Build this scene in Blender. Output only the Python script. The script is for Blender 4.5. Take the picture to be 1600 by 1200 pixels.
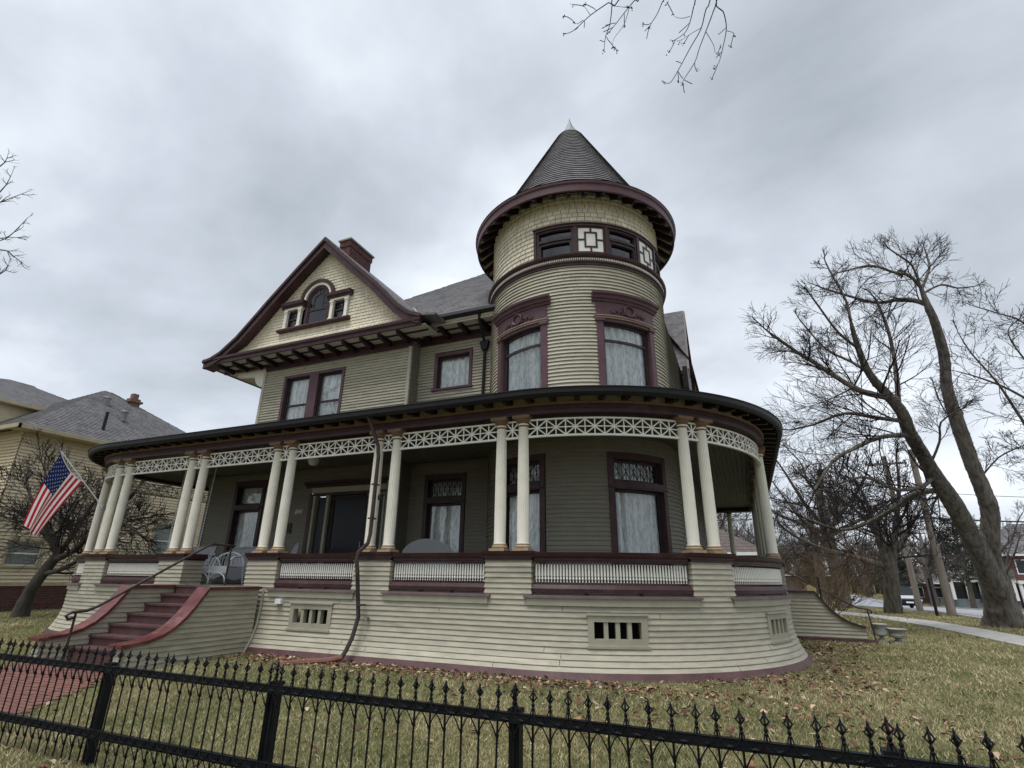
import bpy, math, random
import numpy as np
from mathutils import Vector, Matrix

# ------------------------------------------------------------------ reset
for o in list(bpy.data.objects): bpy.data.objects.remove(o)
scene = bpy.context.scene
COL = scene.collection
RNG = random.Random(7)
PI = math.pi

# ------------------------------------------------------------------ camera
# axes: u (x) runs along the house front, v (y) runs into the house, z up
TH, RO, YA = math.radians(20.2195), math.radians(.7299), math.radians(23.19)
fw = Vector((-math.sin(YA)*math.cos(TH), math.cos(YA)*math.cos(TH), math.sin(TH)))
r0 = Vector((math.cos(YA), math.sin(YA), 0))
u0 = Vector((math.sin(YA)*math.sin(TH), -math.cos(YA)*math.sin(TH), math.cos(TH)))
rt = r0*math.cos(RO)+u0*math.sin(RO)
up = -r0*math.sin(RO)+u0*math.cos(RO)
cam = bpy.data.cameras.new('camera')
cam.sensor_width = 36; cam.lens = 36*821.47/1600
cam.clip_start = .05; cam.clip_end = 3000
camo = bpy.data.objects.new('camera', cam); COL.objects.link(camo)
M = Matrix(((rt.x, up.x, -fw.x, 0), (rt.y, up.y, -fw.y, 0), (rt.z, up.z, -fw.z, 1.5), (0, 0, 0, 1)))
camo.matrix_world = M
scene.camera = camo

# ------------------------------------------------------------------ overcast sky and sun
SUN_EL, SUN_AZ = math.radians(70), math.radians(200)     # azimuth clockwise from +v, behind the camera
w = bpy.data.worlds.new('World'); scene.world = w; w.use_nodes = True
nt = w.node_tree; nt.nodes.clear()
def N(t, **k):
    n = nt.nodes.new(t)
    for a, b in k.items(): setattr(n, a, b)
    return n
out = N('ShaderNodeOutputWorld'); bg = N('ShaderNodeBackground'); bg.inputs['Strength'].default_value = 1.0
bgs = N('ShaderNodeBackground'); bgs.inputs['Strength'].default_value = .09
sky = N('ShaderNodeTexSky', sky_type='NISHITA', sun_disc=False, sun_elevation=SUN_EL, sun_rotation=SUN_AZ)
tc = N('ShaderNodeTexCoord'); sep = N('ShaderNodeSeparateXYZ')
nt.links.new(tc.outputs['Generated'], sep.inputs[0])
ab = N('ShaderNodeMath', operation='ABSOLUTE'); nt.links.new(sep.outputs['Z'], ab.inputs[0])
ad = N('ShaderNodeMath', operation='ADD'); ad.inputs[1].default_value = .42; nt.links.new(ab.outputs[0], ad.inputs[0])
dv = N('ShaderNodeVectorMath', operation='DIVIDE')
cmb = N('ShaderNodeCombineXYZ')
for i in range(3): nt.links.new(ad.outputs[0], cmb.inputs[i])
nt.links.new(tc.outputs['Generated'], dv.inputs[0]); nt.links.new(cmb.outputs[0], dv.inputs[1])
mp = N('ShaderNodeMapping'); mp.inputs['Location'].default_value = (0.4, 5.2, 0); mp.inputs['Rotation'].default_value = (0, 0, .5); mp.inputs['Scale'].default_value = (.85, 1.0, 1)
nt.links.new(dv.outputs[0], mp.inputs[0])
n1 = N('ShaderNodeTexNoise'); n1.inputs['Scale'].default_value = 1.7; n1.inputs['Detail'].default_value = 9; n1.inputs['Roughness'].default_value = .52; n1.inputs['Distortion'].default_value = .15
nt.links.new(mp.outputs[0], n1.inputs['Vector'])
cr = N('ShaderNodeValToRGB'); e = cr.color_ramp.elements
e[0].position = .30; e[0].color = (.225, .25, .275, 1); e[1].position = .70; e[1].color = (.56, .59, .63, 1)
m_ = cr.color_ramp.elements.new(.48); m_.color = (.34, .37, .41, 1)
nt.links.new(n1.outputs['Fac'], cr.inputs[0]); nt.links.new(cr.outputs[0], bg.inputs['Color'])
nt.links.new(sky.outputs[0], bgs.inputs['Color'])
mix = N('ShaderNodeMixShader'); mix.inputs[0].default_value = .94
nt.links.new(bgs.outputs[0], mix.inputs[1]); nt.links.new(bg.outputs[0], mix.inputs[2]); nt.links.new(mix.outputs[0], out.inputs[0])

sl = bpy.data.lights.new('sun', 'SUN'); sl.energy = 1.5; sl.angle = math.radians(35); sl.color = (1, .98, .955)
so = bpy.data.objects.new('sun', sl); COL.objects.link(so)
sd = Vector((math.sin(SUN_AZ)*math.cos(SUN_EL), math.cos(SUN_AZ)*math.cos(SUN_EL), math.sin(SUN_EL)))
so.rotation_euler = (-sd).to_track_quat('-Z', 'Y').to_euler(); so.location = (0, -10, 30)
vs = scene.view_settings
vs.view_transform = 'Standard'; vs.look = 'None'; vs.exposure = .98; vs.gamma = 1; vs.use_curve_mapping = False

# ------------------------------------------------------------------ materials
MATS = {}
def new_mat(name):
    m = bpy.data.materials.new(name); m.use_nodes = True
    MATS[name] = m
    return m, m.node_tree, m.node_tree.nodes['Principled BSDF']
def surf(name, col, rough=.6, var=.12, scale=6, bump=.15, bscale=40, rnd=.0, col2=None, stretch=(1, 1, 1), spec=.28, metal=0, dirt=None, dirtamt=.0, dirtscale=.8, thr=(.3, .7)):
    """painted / natural surface: two tones mixed by noise, optional stain noise, per-object variation, fine bump"""
    m, t, b = new_mat(name)
    L = t.links.new
    tc = t.nodes.new('ShaderNodeTexCoord'); mp = t.nodes.new('ShaderNodeMapping'); mp.inputs['Scale'].default_value = stretch
    L(tc.outputs['Object'], mp.inputs[0])
    n = t.nodes.new('ShaderNodeTexNoise'); n.inputs['Scale'].default_value = scale; n.inputs['Detail'].default_value = 6; n.inputs['Roughness'].default_value = .6
    L(mp.outputs[0], n.inputs['Vector'])
    r = t.nodes.new('ShaderNodeValToRGB')
    c1 = col; c2 = col2 or tuple(c*(1-var*2) for c in col)
    if col2 is None: c1 = tuple(min(1, c*(1+var)) for c in col)
    r.color_ramp.elements[0].position, r.color_ramp.elements[1].position = thr
    r.color_ramp.elements[0].color = (*c2, 1); r.color_ramp.elements[1].color = (*c1, 1)
    L(n.outputs['Fac'], r.inputs[0]); last = r.outputs[0]
    if dirt:
        d = t.nodes.new('ShaderNodeTexNoise'); d.inputs['Scale'].default_value = dirtscale; d.inputs['Detail'].default_value = 8; d.inputs['Roughness'].default_value = .7
        L(mp.outputs[0], d.inputs['Vector'])
        mr = t.nodes.new('ShaderNodeMapRange'); mr.inputs[1].default_value = .5; mr.inputs[2].default_value = .72; mr.inputs[3].default_value = 0; mr.inputs[4].default_value = dirtamt
        L(d.outputs['Fac'], mr.inputs[0])
        mx = t.nodes.new('ShaderNodeMix'); mx.data_type = 'RGBA'; L(mr.outputs[0], mx.inputs[0]); L(last, mx.inputs[6]); mx.inputs[7].default_value = (*dirt, 1)
        last = mx.outputs[2]
    if rnd:
        oi = t.nodes.new('ShaderNodeObjectInfo'); mr2 = t.nodes.new('ShaderNodeMapRange'); mr2.inputs[3].default_value = 1-rnd; mr2.inputs[4].default_value = 1+rnd
        L(oi.outputs['Random'], mr2.inputs[0])
        hs = t.nodes.new('ShaderNodeHueSaturation'); L(mr2.outputs[0], hs.inputs['Value']); L(last, hs.inputs['Color']); last = hs.outputs[0]
    L(last, b.inputs['Base Color'])
    b.inputs['Roughness'].default_value = rough; b.inputs['Specular IOR Level'].default_value = spec; b.inputs['Metallic'].default_value = metal
    if bump:
        n2 = t.nodes.new('ShaderNodeTexNoise'); n2.inputs['Scale'].default_value = bscale; n2.inputs['Detail'].default_value = 4
        L(mp.outputs[0], n2.inputs['Vector'])
        bp = t.nodes.new('ShaderNodeBump'); bp.inputs['Strength'].default_value = bump; bp.inputs['Distance'].default_value = .01
        L(n2.outputs['Fac'], bp.inputs['Height']); L(bp.outputs[0], b.inputs['Normal'])
    return m
GR = (.22, .21, .16)
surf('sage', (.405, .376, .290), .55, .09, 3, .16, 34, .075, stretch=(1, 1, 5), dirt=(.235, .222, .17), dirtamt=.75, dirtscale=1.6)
surf('sage_shaded', (.205, .19, .150), .55, .07, 3, .12, 30, .04, stretch=(1, 1, 5), dirt=(.14, .135, .105), dirtamt=.5)  # sage paint with the shade under the porch put into its colour
surf('sage_trim', (.36, .345, .262), .55, .06, 4, .1, 30, dirt=GR, dirtamt=.4)
surf('cream_shingle', (.70, .64, .50), .65, .07, 5, .2, 30, .11, dirt=(.50, .46, .34), dirtamt=.5)
surf('cream', (.80, .765, .655), .5, .05, 4, .08, 30, dirt=(.52, .49, .40), dirtamt=.45, dirtscale=2)
surf('white_trim', (.82, .80, .73), .5, .05, 4, .08, 30, dirt=(.55, .52, .46), dirtamt=.4, dirtscale=3)
surf('tan', (.40, .30, .195), .55, .12, 7, .1, 30, dirt=(.25, .17, .10), dirtamt=.6, dirtscale=3)
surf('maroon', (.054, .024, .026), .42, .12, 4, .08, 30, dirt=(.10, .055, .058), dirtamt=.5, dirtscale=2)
surf('maroon_step', (.092, .046, .047), .5, .15, 5, .15, 30, dirt=(.15, .09, .088), dirtamt=.6, dirtscale=2)
surf('maroon_gloss', (.13, .042, .040), .25, .2, 4, .08, 30, dirt=(.25, .12, .11), dirtamt=.6, dirtscale=2)
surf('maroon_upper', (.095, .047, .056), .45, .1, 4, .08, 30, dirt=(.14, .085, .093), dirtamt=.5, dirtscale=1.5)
surf('sill', (.17, .115, .115), .6, .12, 5, .12, 30, dirt=(.25, .2, .19), dirtamt=.5, dirtscale=2)
surf('dark_wood', (.020, .013, .014), .5, .2, 5, .1, 30)
surf('soffit', (.47, .43, .34), .6, .08, 5, .1, 30, dirt=(.3, .28, .2), dirtamt=.5)
surf('gutter', (.009, .008, .010), .5, .2, 6, .05, 30)
surf('pipe', (.050, .036, .034), .4, .25, 6, .06, 30)
surf('sash', (.045, .030, .032), .5, .15, 6, .08, 30)
surf('ceiling_paint', (.12, .125, .105), .5, .1, 3, .1, 30, dirt=(.18, .18, .15), dirtamt=.4)
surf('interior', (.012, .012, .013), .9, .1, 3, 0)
surf('iron', (.0045, .0055, .008), .5, .3, 20, .3, 90, spec=.2, dirt=(.03, .018, .012), dirtamt=.4, dirtscale=9)
surf('metal_cap', (.22, .225, .235), .6, .15, 6, .1, 30, metal=.3)
surf('floor_paint', (.11, .10, .09), .5, .1, 3, .1, 30)
surf('white_paint', (.76, .77, .78), .5, .06, 6, .2, 60)
surf('concrete', (.40, .39, .37), .85, .12, 3, .3, 50, dirt=(.26, .25, .23), dirtamt=.7, dirtscale=.7)
surf('asphalt', (.30, .31, .335), .6, .12, 1.2, .3, 60, dirt=(.16, .165, .175), dirtamt=.7, dirtscale=.35)
surf('stone', (.33, .32, .29), .85, .2, 9, .5, 40, dirt=(.16, .16, .13), dirtamt=.7, dirtscale=4)
surf('brick', (.115, .055, .05), .8, .2, 9, .4, 50, .18, dirt=(.16, .07, .055), dirtamt=.6, dirtscale=5)
surf('brick_far', (.115, .052, .046), .8, .2, 7, .4, 50, dirt=(.09, .045, .04), dirtamt=.6, dirtscale=3)
surf('mortar', (.30, .26, .23), .9, .15, 20, .3, 60)
surf('path_brick', (.18, .082, .066), .75, .2, 11, .3, 50, .1, dirt=(.2, .09, .065), dirtamt=.6, dirtscale=2)
surf('nbr_siding', (.66, .57, .41), .6, .07, 3, .1, 30, stretch=(1, 1, 4), dirt=(.50, .43, .31), dirtamt=.5)
surf('nbr_trim', (.42, .36, .24), .6, .07, 3, .1, 30)
surf('grey_siding', (.155, .19, .215), .6, .1, 3, .1, 30)
surf('far_wall', (.11, .085, .08), .8, .15, 3, .1, 30)
surf('bark', (.165, .145, .122), .95, .3, 9, 1.6, 22, col2=(.065, .056, .048), stretch=(1, 1, .22), dirt=(.23, .215, .185), dirtamt=.7, dirtscale=2.0, thr=(.36, .60))
surf('bark_mid', (.085, .074, .062), .95, .3, 9, 1.4, 22, col2=(.04, .034, .03), stretch=(1, 1, .25))
surf('bark_dark', (.034, .028, .026), .95, .3, 9, .6, 26)
surf('bark_far', (.16, .14, .125), .95, .3, 6, .4, 20, col2=(.08, .068, .06), stretch=(1, 1, .25))
surf('twig_far', (.085, .068, .062), .95, .3, 3, 0)
surf('pole_wood', (.26, .225, .19), .9, .25, 8, .6, 40, col2=(.13, .11, .095), stretch=(2, 2, .12))
surf('needle', (.035, .055, .032), .8, .3, 3, 0, col2=(.02, .032, .02))
surf('shrub', (.16, .105, .05), .9, .3, 3, 0, col2=(.08, .055, .03))
surf('car_dark', (.012, .013, .016), .25, .1, 3, 0)
surf('car_white', (.72, .73, .75), .25, .05, 3, 0)
surf('car_frost', (.52, .54, .57), .35, .1, 3, 0)
surf('tyre', (.012, .012, .012), .8, .1, 3, 0)
surf('hub', (.35, .35, .36), .35, .1, 3, 0, metal=.8)
surf('lamp_glass', (.75, .76, .78), .2, .05, 3, 0)
surf('car_glass', (.02, .024, .028), .08, .1, 3, 0)
surf('flag_red', (.50, .018, .045), .75, .08, 8, .1, 200)
surf('flag_white', (.84, .83, .82), .75, .05, 8, .1, 200)
surf('flag_blue', (.016, .027, .115), .75, .08, 8, .1, 200)
surf('rubber', (.011, .011, .012), .5, .1, 5, .05, 30)
surf('sign_yellow', (.50, .40, .17), .6, .1, 5, .05, 30)
surf('brown_trim', (.20, .125, .075), .55, .12, 7, .1, 30, dirt=(.1, .065, .045), dirtamt=.6, dirtscale=3)
surf('spout_red', (.19, .085, .062), .7, .15, 6, .1, 30)
surf('screen_dark', (.006, .007, .013), .35, .1, 3, 0)
surf('woods', (.105, .085, .078), .95, .3, .05, 0, col2=(.06, .05, .046))
surf('gap_shade', (.06, .045, .032), .9, .1, 5, 0)  # dark sheet behind the shingles, paints the shadow in their gaps
surf('snow', (.85, .87, .9), .7, .03, 5, 0)
surf('terracotta', (.19, .11, .085), .8, .15, 9, .2, 40)
surf('bronze', (.03, .025, .022), .5, .15, 9, .2, 40)

def roof_mat(name, c1, c2, uvscale):
    m, t, b = new_mat(name); L = t.links.new
    tc = t.nodes.new('ShaderNodeTexCoord')
    v = t.nodes.new('ShaderNodeTexVoronoi'); v.inputs['Scale'].default_value = uvscale; v.feature = 'F1'
    mp = t.nodes.new('ShaderNodeMapping'); mp.inputs['Scale'].default_value = (1, 1, 1.6); L(tc.outputs['Object'], mp.inputs[0]); L(mp.outputs[0], v.inputs['Vector'])
    r = t.nodes.new('ShaderNodeValToRGB'); r.color_ramp.elements[0].color = (*c1, 1); r.color_ramp.elements[1].color = (*c2, 1)
    sp = t.nodes.new('ShaderNodeSeparateColor'); L(v.outputs['Color'], sp.inputs[0]); L(sp.outputs[0], r.inputs[0])
    n = t.nodes.new('ShaderNodeTexNoise'); n.inputs['Scale'].default_value = .6; n.inputs['Detail'].default_value = 6; L(tc.outputs['Object'], n.inputs['Vector'])
    mr = t.nodes.new('ShaderNodeMapRange'); mr.inputs[3].default_value = .75; mr.inputs[4].default_value = 1.25; L(n.outputs['Fac'], mr.inputs[0])
    hs = t.nodes.new('ShaderNodeHueSaturation'); L(r.outputs[0], hs.inputs['Color']); L(mr.outputs[0], hs.inputs['Value'])
    L(hs.outputs[0], b.inputs['Base Color']); b.inputs['Roughness'].default_value = .85
    n2 = t.nodes.new('ShaderNodeTexNoise'); n2.inputs['Scale'].default_value = 60; L(tc.outputs['Object'], n2.inputs['Vector'])
    bp = t.nodes.new('ShaderNodeBump'); bp.inputs['Strength'].default_value = .4; bp.inputs['Distance'].default_value = .01; L(n2.outputs['Fac'], bp.inputs['Height']); L(bp.outputs[0], b.inputs['Normal'])
    return m
roof_mat('roof', (.085, .082, .088), (.155, .15, .155), 5)
roof_mat('roof_brown', (.075, .06, .055), (.12, .095, .085), 5)

def glass_mat(name, tint, base):
    m, t, b = new_mat(name); t.nodes.remove(b); L = t.links.new
    o = t.nodes['Material Output']
    tr = t.nodes.new('ShaderNodeBsdfTransparent'); tr.inputs[0].default_value = (*tint, 1)
    gl = t.nodes.new('ShaderNodeBsdfGlossy'); gl.inputs['Roughness'].default_value = .015; gl.inputs[0].default_value = (.95, .97, 1, 1)
    lw = t.nodes.new('ShaderNodeLayerWeight'); lw.inputs[0].default_value = .25
    n = t.nodes.new('ShaderNodeTexNoise'); n.inputs['Scale'].default_value = 2.2; tc = t.nodes.new('ShaderNodeTexCoord'); L(tc.outputs['Object'], n.inputs['Vector'])
    bp = t.nodes.new('ShaderNodeBump'); bp.inputs['Strength'].default_value = .12; bp.inputs['Distance'].default_value = .03; L(n.outputs['Fac'], bp.inputs['Height']); L(bp.outputs[0], gl.inputs['Normal'])
    mr = t.nodes.new('ShaderNodeMapRange'); mr.inputs[3].default_value = base; mr.inputs[4].default_value = 1; L(lw.outputs['Fresnel'], mr.inputs[0])
    mx = t.nodes.new('ShaderNodeMixShader'); L(mr.outputs[0], mx.inputs[0]); L(tr.outputs[0], mx.inputs[1]); L(gl.outputs[0], mx.inputs[2]); L(mx.outputs[0], o.inputs[0])
glass_mat('glass', (.9, .93, .93), .07)
glass_mat('glass_dark', (.25, .28, .32), .05)

def wicker_mat(name, c1, c2):
    m, t, b = new_mat(name); L = t.links.new
    tc = t.nodes.new('ShaderNodeTexCoord'); hs = []
    for d, sc in (('X', 26), ('Z', 34)):
        wv = t.nodes.new('ShaderNodeTexWave'); wv.bands_direction = d; wv.inputs['Scale'].default_value = sc; wv.inputs['Distortion'].default_value = 1.2; L(tc.outputs['Object'], wv.inputs['Vector']); hs.append(wv.outputs['Fac'])
    mu = t.nodes.new('ShaderNodeMath'); mu.operation = 'MULTIPLY'; L(hs[0], mu.inputs[0]); L(hs[1], mu.inputs[1])
    r = t.nodes.new('ShaderNodeValToRGB'); r.color_ramp.elements[0].color = (*c2, 1); r.color_ramp.elements[1].color = (*c1, 1); r.color_ramp.elements[1].position = .3; L(mu.outputs[0], r.inputs[0]); L(r.outputs[0], b.inputs['Base Color']); b.inputs['Roughness'].default_value = .7
    bp = t.nodes.new('ShaderNodeBump'); bp.inputs['Strength'].default_value = .8; bp.inputs['Distance'].default_value = .01; L(mu.outputs[0], bp.inputs['Height']); L(bp.outputs[0], b.inputs['Normal'])
wicker_mat('wicker', (.66, .67, .68), (.30, .305, .31)); wicker_mat('wicker_white', (.86, .87, .88), (.55, .56, .57))
def lace_mat():
    m, t, b = new_mat('lace'); L = t.links.new
    tc = t.nodes.new('ShaderNodeTexCoord'); mp = t.nodes.new('ShaderNodeMapping'); mp.inputs['Scale'].default_value = (1.6, 1.6, .32); L(tc.outputs['Object'], mp.inputs[0])
    v = t.nodes.new('ShaderNodeTexNoise'); v.inputs['Scale'].default_value = 17; v.inputs['Detail'].default_value = 4; v.inputs['Distortion'].default_value = .8; L(mp.outputs[0], v.inputs['Vector'])
    r = t.nodes.new('ShaderNodeValToRGB'); r.color_ramp.elements[0].position = .40; r.color_ramp.elements[1].position = .56
    r.color_ramp.elements[0].color = (.55, .56, .56, 1); r.color_ramp.elements[1].color = (.88, .88, .86, 1)
    L(v.outputs['Fac'], r.inputs[0]); L(r.outputs[0], b.inputs['Base Color']); b.inputs['Roughness'].default_value = .9
lace_mat()

def grass_ground():
    m, t, b = new_mat('lawn_soil'); L = t.links.new
    tc = t.nodes.new('ShaderNodeTexCoord')
    def nz(s, d=8, ro=.65):
        n = t.nodes.new('ShaderNodeTexNoise'); n.inputs['Scale'].default_value = s; n.inputs['Detail'].default_value = d; n.inputs['Roughness'].default_value = ro
        L(tc.outputs['Object'], n.inputs['Vector']); return n.outputs['Fac']
    r = t.nodes.new('ShaderNodeValToRGB'); el = r.color_ramp.elements
    el[0].position = .34; el[0].color = (.085, .10, .04, 1); el[1].position = .66; el[1].color = (.25, .215, .12, 1)
    k = el.new(.5); k.color = (.165, .16, .075, 1)
    L(nz(.55), r.inputs[0])
    r2 = t.nodes.new('ShaderNodeValToRGB'); r2.color_ramp.elements[0].position = .36; r2.color_ramp.elements[1].position = .64
    r2.color_ramp.elements[0].color = (.35, .35, .35, 1); r2.color_ramp.elements[1].color = (1.35, 1.3, 1.2, 1); L(nz(9, 8, .8), r2.inputs[0])
    mx = t.nodes.new('ShaderNodeMix'); mx.data_type = 'RGBA'; mx.blend_type = 'MULTIPLY'; mx.inputs[0].default_value = 1; L(r.outputs[0], mx.inputs[6]); L(r2.outputs[0], mx.inputs[7])
    L(mx.outputs[2], b.inputs['Base Color']); b.inputs['Roughness'].default_value = 1; b.inputs['Specular IOR Level'].default_value = .1
    bp = t.nodes.new('ShaderNodeBump'); bp.inputs['Strength'].default_value = .9; bp.inputs['Distance'].default_value = .04; L(nz(30, 6, .7), bp.inputs['Height']); L(bp.outputs[0], b.inputs['Normal'])
grass_ground()
def attr_mat(name, rough):
    m, t, b = new_mat(name); a = t.nodes.new('ShaderNodeAttribute'); a.attribute_name = 'Col'
    t.links.new(a.outputs['Color'], b.inputs['Base Color']); b.inputs['Roughness'].default_value = rough; b.inputs['Specular IOR Level'].default_value = .2
for nm in ('flag_red', 'flag_white', 'flag_blue'):
    t = MATS[nm].node_tree; b = t.nodes['Principled BSDF']; tl = t.nodes.new('ShaderNodeBsdfTranslucent'); mx = t.nodes.new('ShaderNodeMixShader'); mx.inputs[0].default_value = .45
    src = b.inputs['Base Color'].links[0].from_socket; t.links.new(src, tl.inputs[0]); t.links.new(b.outputs[0], mx.inputs[1]); t.links.new(tl.outputs[0], mx.inputs[2]); t.links.new(mx.outputs[0], t.nodes['Material Output'].inputs[0])
attr_mat('blade', .8); attr_mat('leaf', .85)

# ------------------------------------------------------------------ mesh helpers
class MB:
    def __init__(s): s.v = []; s.f = []; s.m = []
    def add(s, vs, fs, mi=0):
        n = len(s.v); s.v += vs; s.f += [tuple(i+n for i in f) for f in fs]; s.m += [mi]*len(fs)
        return s
    def box(s, x0, x1, y0, y1, z0, z1, mi=0):
        return s.add([(x0, y0, z0), (x1, y0, z0), (x1, y1, z0), (x0, y1, z0), (x0, y0, z1), (x1, y0, z1), (x1, y1, z1), (x0, y1, z1)],
                     [(3, 2, 1, 0), (4, 5, 6, 7), (0, 1, 5, 4), (1, 2, 6, 5), (2, 3, 7, 6), (3, 0, 4, 7)], mi)
    def prism(s, poly, a0, a1, axis='y', mi=0):
        """poly in the plane across axis, extruded from a0 to a1"""
        n = len(poly); vs = []
        for a in (a0, a1):
            for p, q in poly:
                vs.append({'x': (a, p, q), 'y': (p, a, q), 'z': (p, q, a)}[axis])
        fs = [tuple(range(n))[::-1], tuple(range(n, 2*n))]+[(i, (i+1) % n, n+(i+1) % n, n+i) for i in range(n)]
        return s.add(vs, fs, mi)
    def tube(s, pts, rad, n=6, mi=0, cap=True):
        pts = [Vector(p) for p in pts]
        if not hasattr(rad, '__len__'): rad = [rad]*len(pts)
        vs = []; ref = None
        for i, p in enumerate(pts):
            t = (pts[min(i+1, len(pts)-1)]-pts[max(i-1, 0)])
            if t.length < 1e-9: t = Vector((0, 0, 1))
            t.normalize()
            if ref is None: ref = Vector((0, 0, 1)) if abs(t.z) < .9 else Vector((1, 0, 0))
            a = t.cross(ref)
            if a.length < 1e-6: a = t.orthogonal()
            a.normalize(); b = t.cross(a); ref = -b if False else a.cross(t)
            for k in range(n):
                g = 2*PI*k/n; q = p+(a*math.cos(g)+b*math.sin(g))*rad[i]; vs.append((q.x, q.y, q.z))
        fs = []
        for i in range(len(pts)-1):
            for k in range(n):
                fs.append((i*n+k, i*n+(k+1) % n, (i+1)*n+(k+1) % n, (i+1)*n+k))
        if cap: fs += [tuple(range(n))[::-1], tuple(range((len(pts)-1)*n, len(pts)*n))]
        return s.add(vs, fs, mi)
    def lathe(s, prof, c=(0, 0), n=16, mi=0, a0=0, a1=2*PI):
        full = abs(a1-a0-2*PI) < 1e-6; k = n if full else n+1; vs = []
        for r, z in prof:
            for j in range(k):
                a = a0+(a1-a0)*j/n; vs.append((c[0]+r*math.sin(a), c[1]-r*math.cos(a), z))
        fs = []
        for i in range(len(prof)-1):
            for j in range(n):
                j2 = (j+1) % k; fs.append((i*k+j, i*k+j2, (i+1)*k+j2, (i+1)*k+j))
        return s.add(vs, fs, mi)
    def build(s, name, mats, parent=None, O=(0, 0, 0), smooth=False, loc=None, **props):
        me = bpy.data.meshes.new(name)
        ox, oy, oz = O
        me.from_pydata([(x-ox, y-oy, z-oz) for x, y, z in s.v], [], s.f)
        if isinstance(mats, str): mats = [mats]
        for m in mats: me.materials.append(MATS[m])
        if len(mats) > 1: me.polygons.foreach_set('material_index', s.m)
        if smooth:
            me.polygons.foreach_set('use_smooth', [True]*len(me.polygons))
            try: me.set_sharp_from_angle(angle=math.radians(38))
            except Exception: pass
        me.update()
        o = bpy.data.objects.new(name, me); COL.objects.link(o)
        if parent: o.parent = parent
        else: o.location = O
        if loc: o.location = loc
        for k, v in props.items(): o[k] = v
        return o
def thing(name, label, cat, loc=(0, 0, 0), rz=0, group=None):
    o = bpy.data.objects.new(name, None); COL.objects.link(o); o.location = loc; o.rotation_euler = (0, 0, rz); o.empty_display_size = .3
    o['label'] = label; o['category'] = cat
    if group: o['group'] = group
    return o
def inst(src, loc, parent, rz=0, scale=None):
    o = src.copy(); COL.objects.link(o); o.parent = parent; o.location = loc; o.rotation_euler = (0, 0, rz)
    if scale: o.scale = scale
    return o
def copy_tree(src, loc, rz=0, scale=1, **props):
    r = src.copy(); COL.objects.link(r); r.location = loc; r.rotation_euler = (0, 0, rz); r.scale = (scale,)*3
    for ch in src.children:
        c = ch.copy(); COL.objects.link(c); c.parent = r
        for g in ch.children:
            d = g.copy(); COL.objects.link(d); d.parent = c
    for k, v in props.items(): r[k] = v
    return r

# ---- paths: pt(s, o) gives plan position at run s, o outward of the face
class Line:
    def __init__(self, p, d, n): self.p = p; self.d = d; self.n = n
    def pt(self, s, o): return (self.p[0]+self.d[0]*s+self.n[0]*o, self.p[1]+self.d[1]*s+self.n[1]*o)
    def cuts(self, a, b): return [a, b]
    def ang(self, s): return math.atan2(self.d[1], self.d[0])
class Arc:
    def __init__(self, c, R, step=math.radians(3)): self.c = c; self.R = R; self.step = step
    def pt(self, s, o):
        a = s/self.R; return (self.c[0]+(self.R+o)*math.sin(a), self.c[1]-(self.R+o)*math.cos(a))
    def cuts(self, a, b):
        n = max(1, int(math.ceil(abs(b-a)/self.R/self.step-1e-6))); return [a+(b-a)*i/n for i in range(n+1)]
    def ang(self, s): return s/self.R
class Porch:
    C = (-3.835, 13.798); R = 4.398; CL = (-15.9, 12.5); RL = 3.1
    S0 = -12.065; S1 = R*PI/2; SL = S0-RL*PI/2
    def pt(self, s, o):
        if s < self.SL: return (-19.0-o, 12.5+self.SL-s)
        if s < self.S0:
            a = (s-self.S0)/self.RL; return (self.CL[0]+(self.RL+o)*math.sin(a), self.CL[1]-(self.RL+o)*math.cos(a))
        if s <= 0: return (-3.835+s, 9.4-o)
        if s <= self.S1:
            a = s/self.R; return (self.C[0]+(self.R+o)*math.sin(a), self.C[1]-(self.R+o)*math.cos(a))
        return (.563+o, 13.798+s-self.S1)
    def ang(self, s):
        if s < self.SL: return -PI/2
        if s < self.S0: return (s-self.S0)/self.RL
        if s <= 0: return 0
        if s <= self.S1: return s/self.R
        return PI/2
    def cuts(self, a, b):
        out = [a]
        br = [x for x in (self.SL, self.S0, 0, self.S1) if a < x < b]+[b]
        for x in br:
            m = (out[-1]+x)/2
            curved = (self.SL < m < self.S0) or (0 < m < self.S1)
            n = max(1, int(math.ceil((x-out[-1])/.2))) if curved else 1
            p = out[-1]
            out += [p+(x-p)*(i+1)/n for i in range(n)]
        return out
PP = Porch()
def sweep(mb, P, s0, s1, prof, closed=True, caps=True, mi=0):
    cs = P.cuts(s0, s1); n = len(prof); vs = []
    for c in cs:
        for o, z in prof:
            x, y = P.pt(c, o); vs.append((x, y, z))
    fs = []; m = n if closed else n-1
    for i in range(len(cs)-1):
        for j in range(m):
            j2 = (j+1) % n; fs.append((i*n+j, (i+1)*n+j, (i+1)*n+j2, i*n+j2))
    if closed and caps: fs += [tuple(range(n)), tuple(range((len(cs)-1)*n, len(cs)*n))[::-1]]
    return mb.add(vs, fs, mi)
def bx(mb, P, s0, s1, o0, o1, z0, z1, mi=0):
    return sweep(mb, P, s0, s1, [(o0, z0), (o1, z0), (o1, z1), (o0, z1)], mi=mi)
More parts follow.
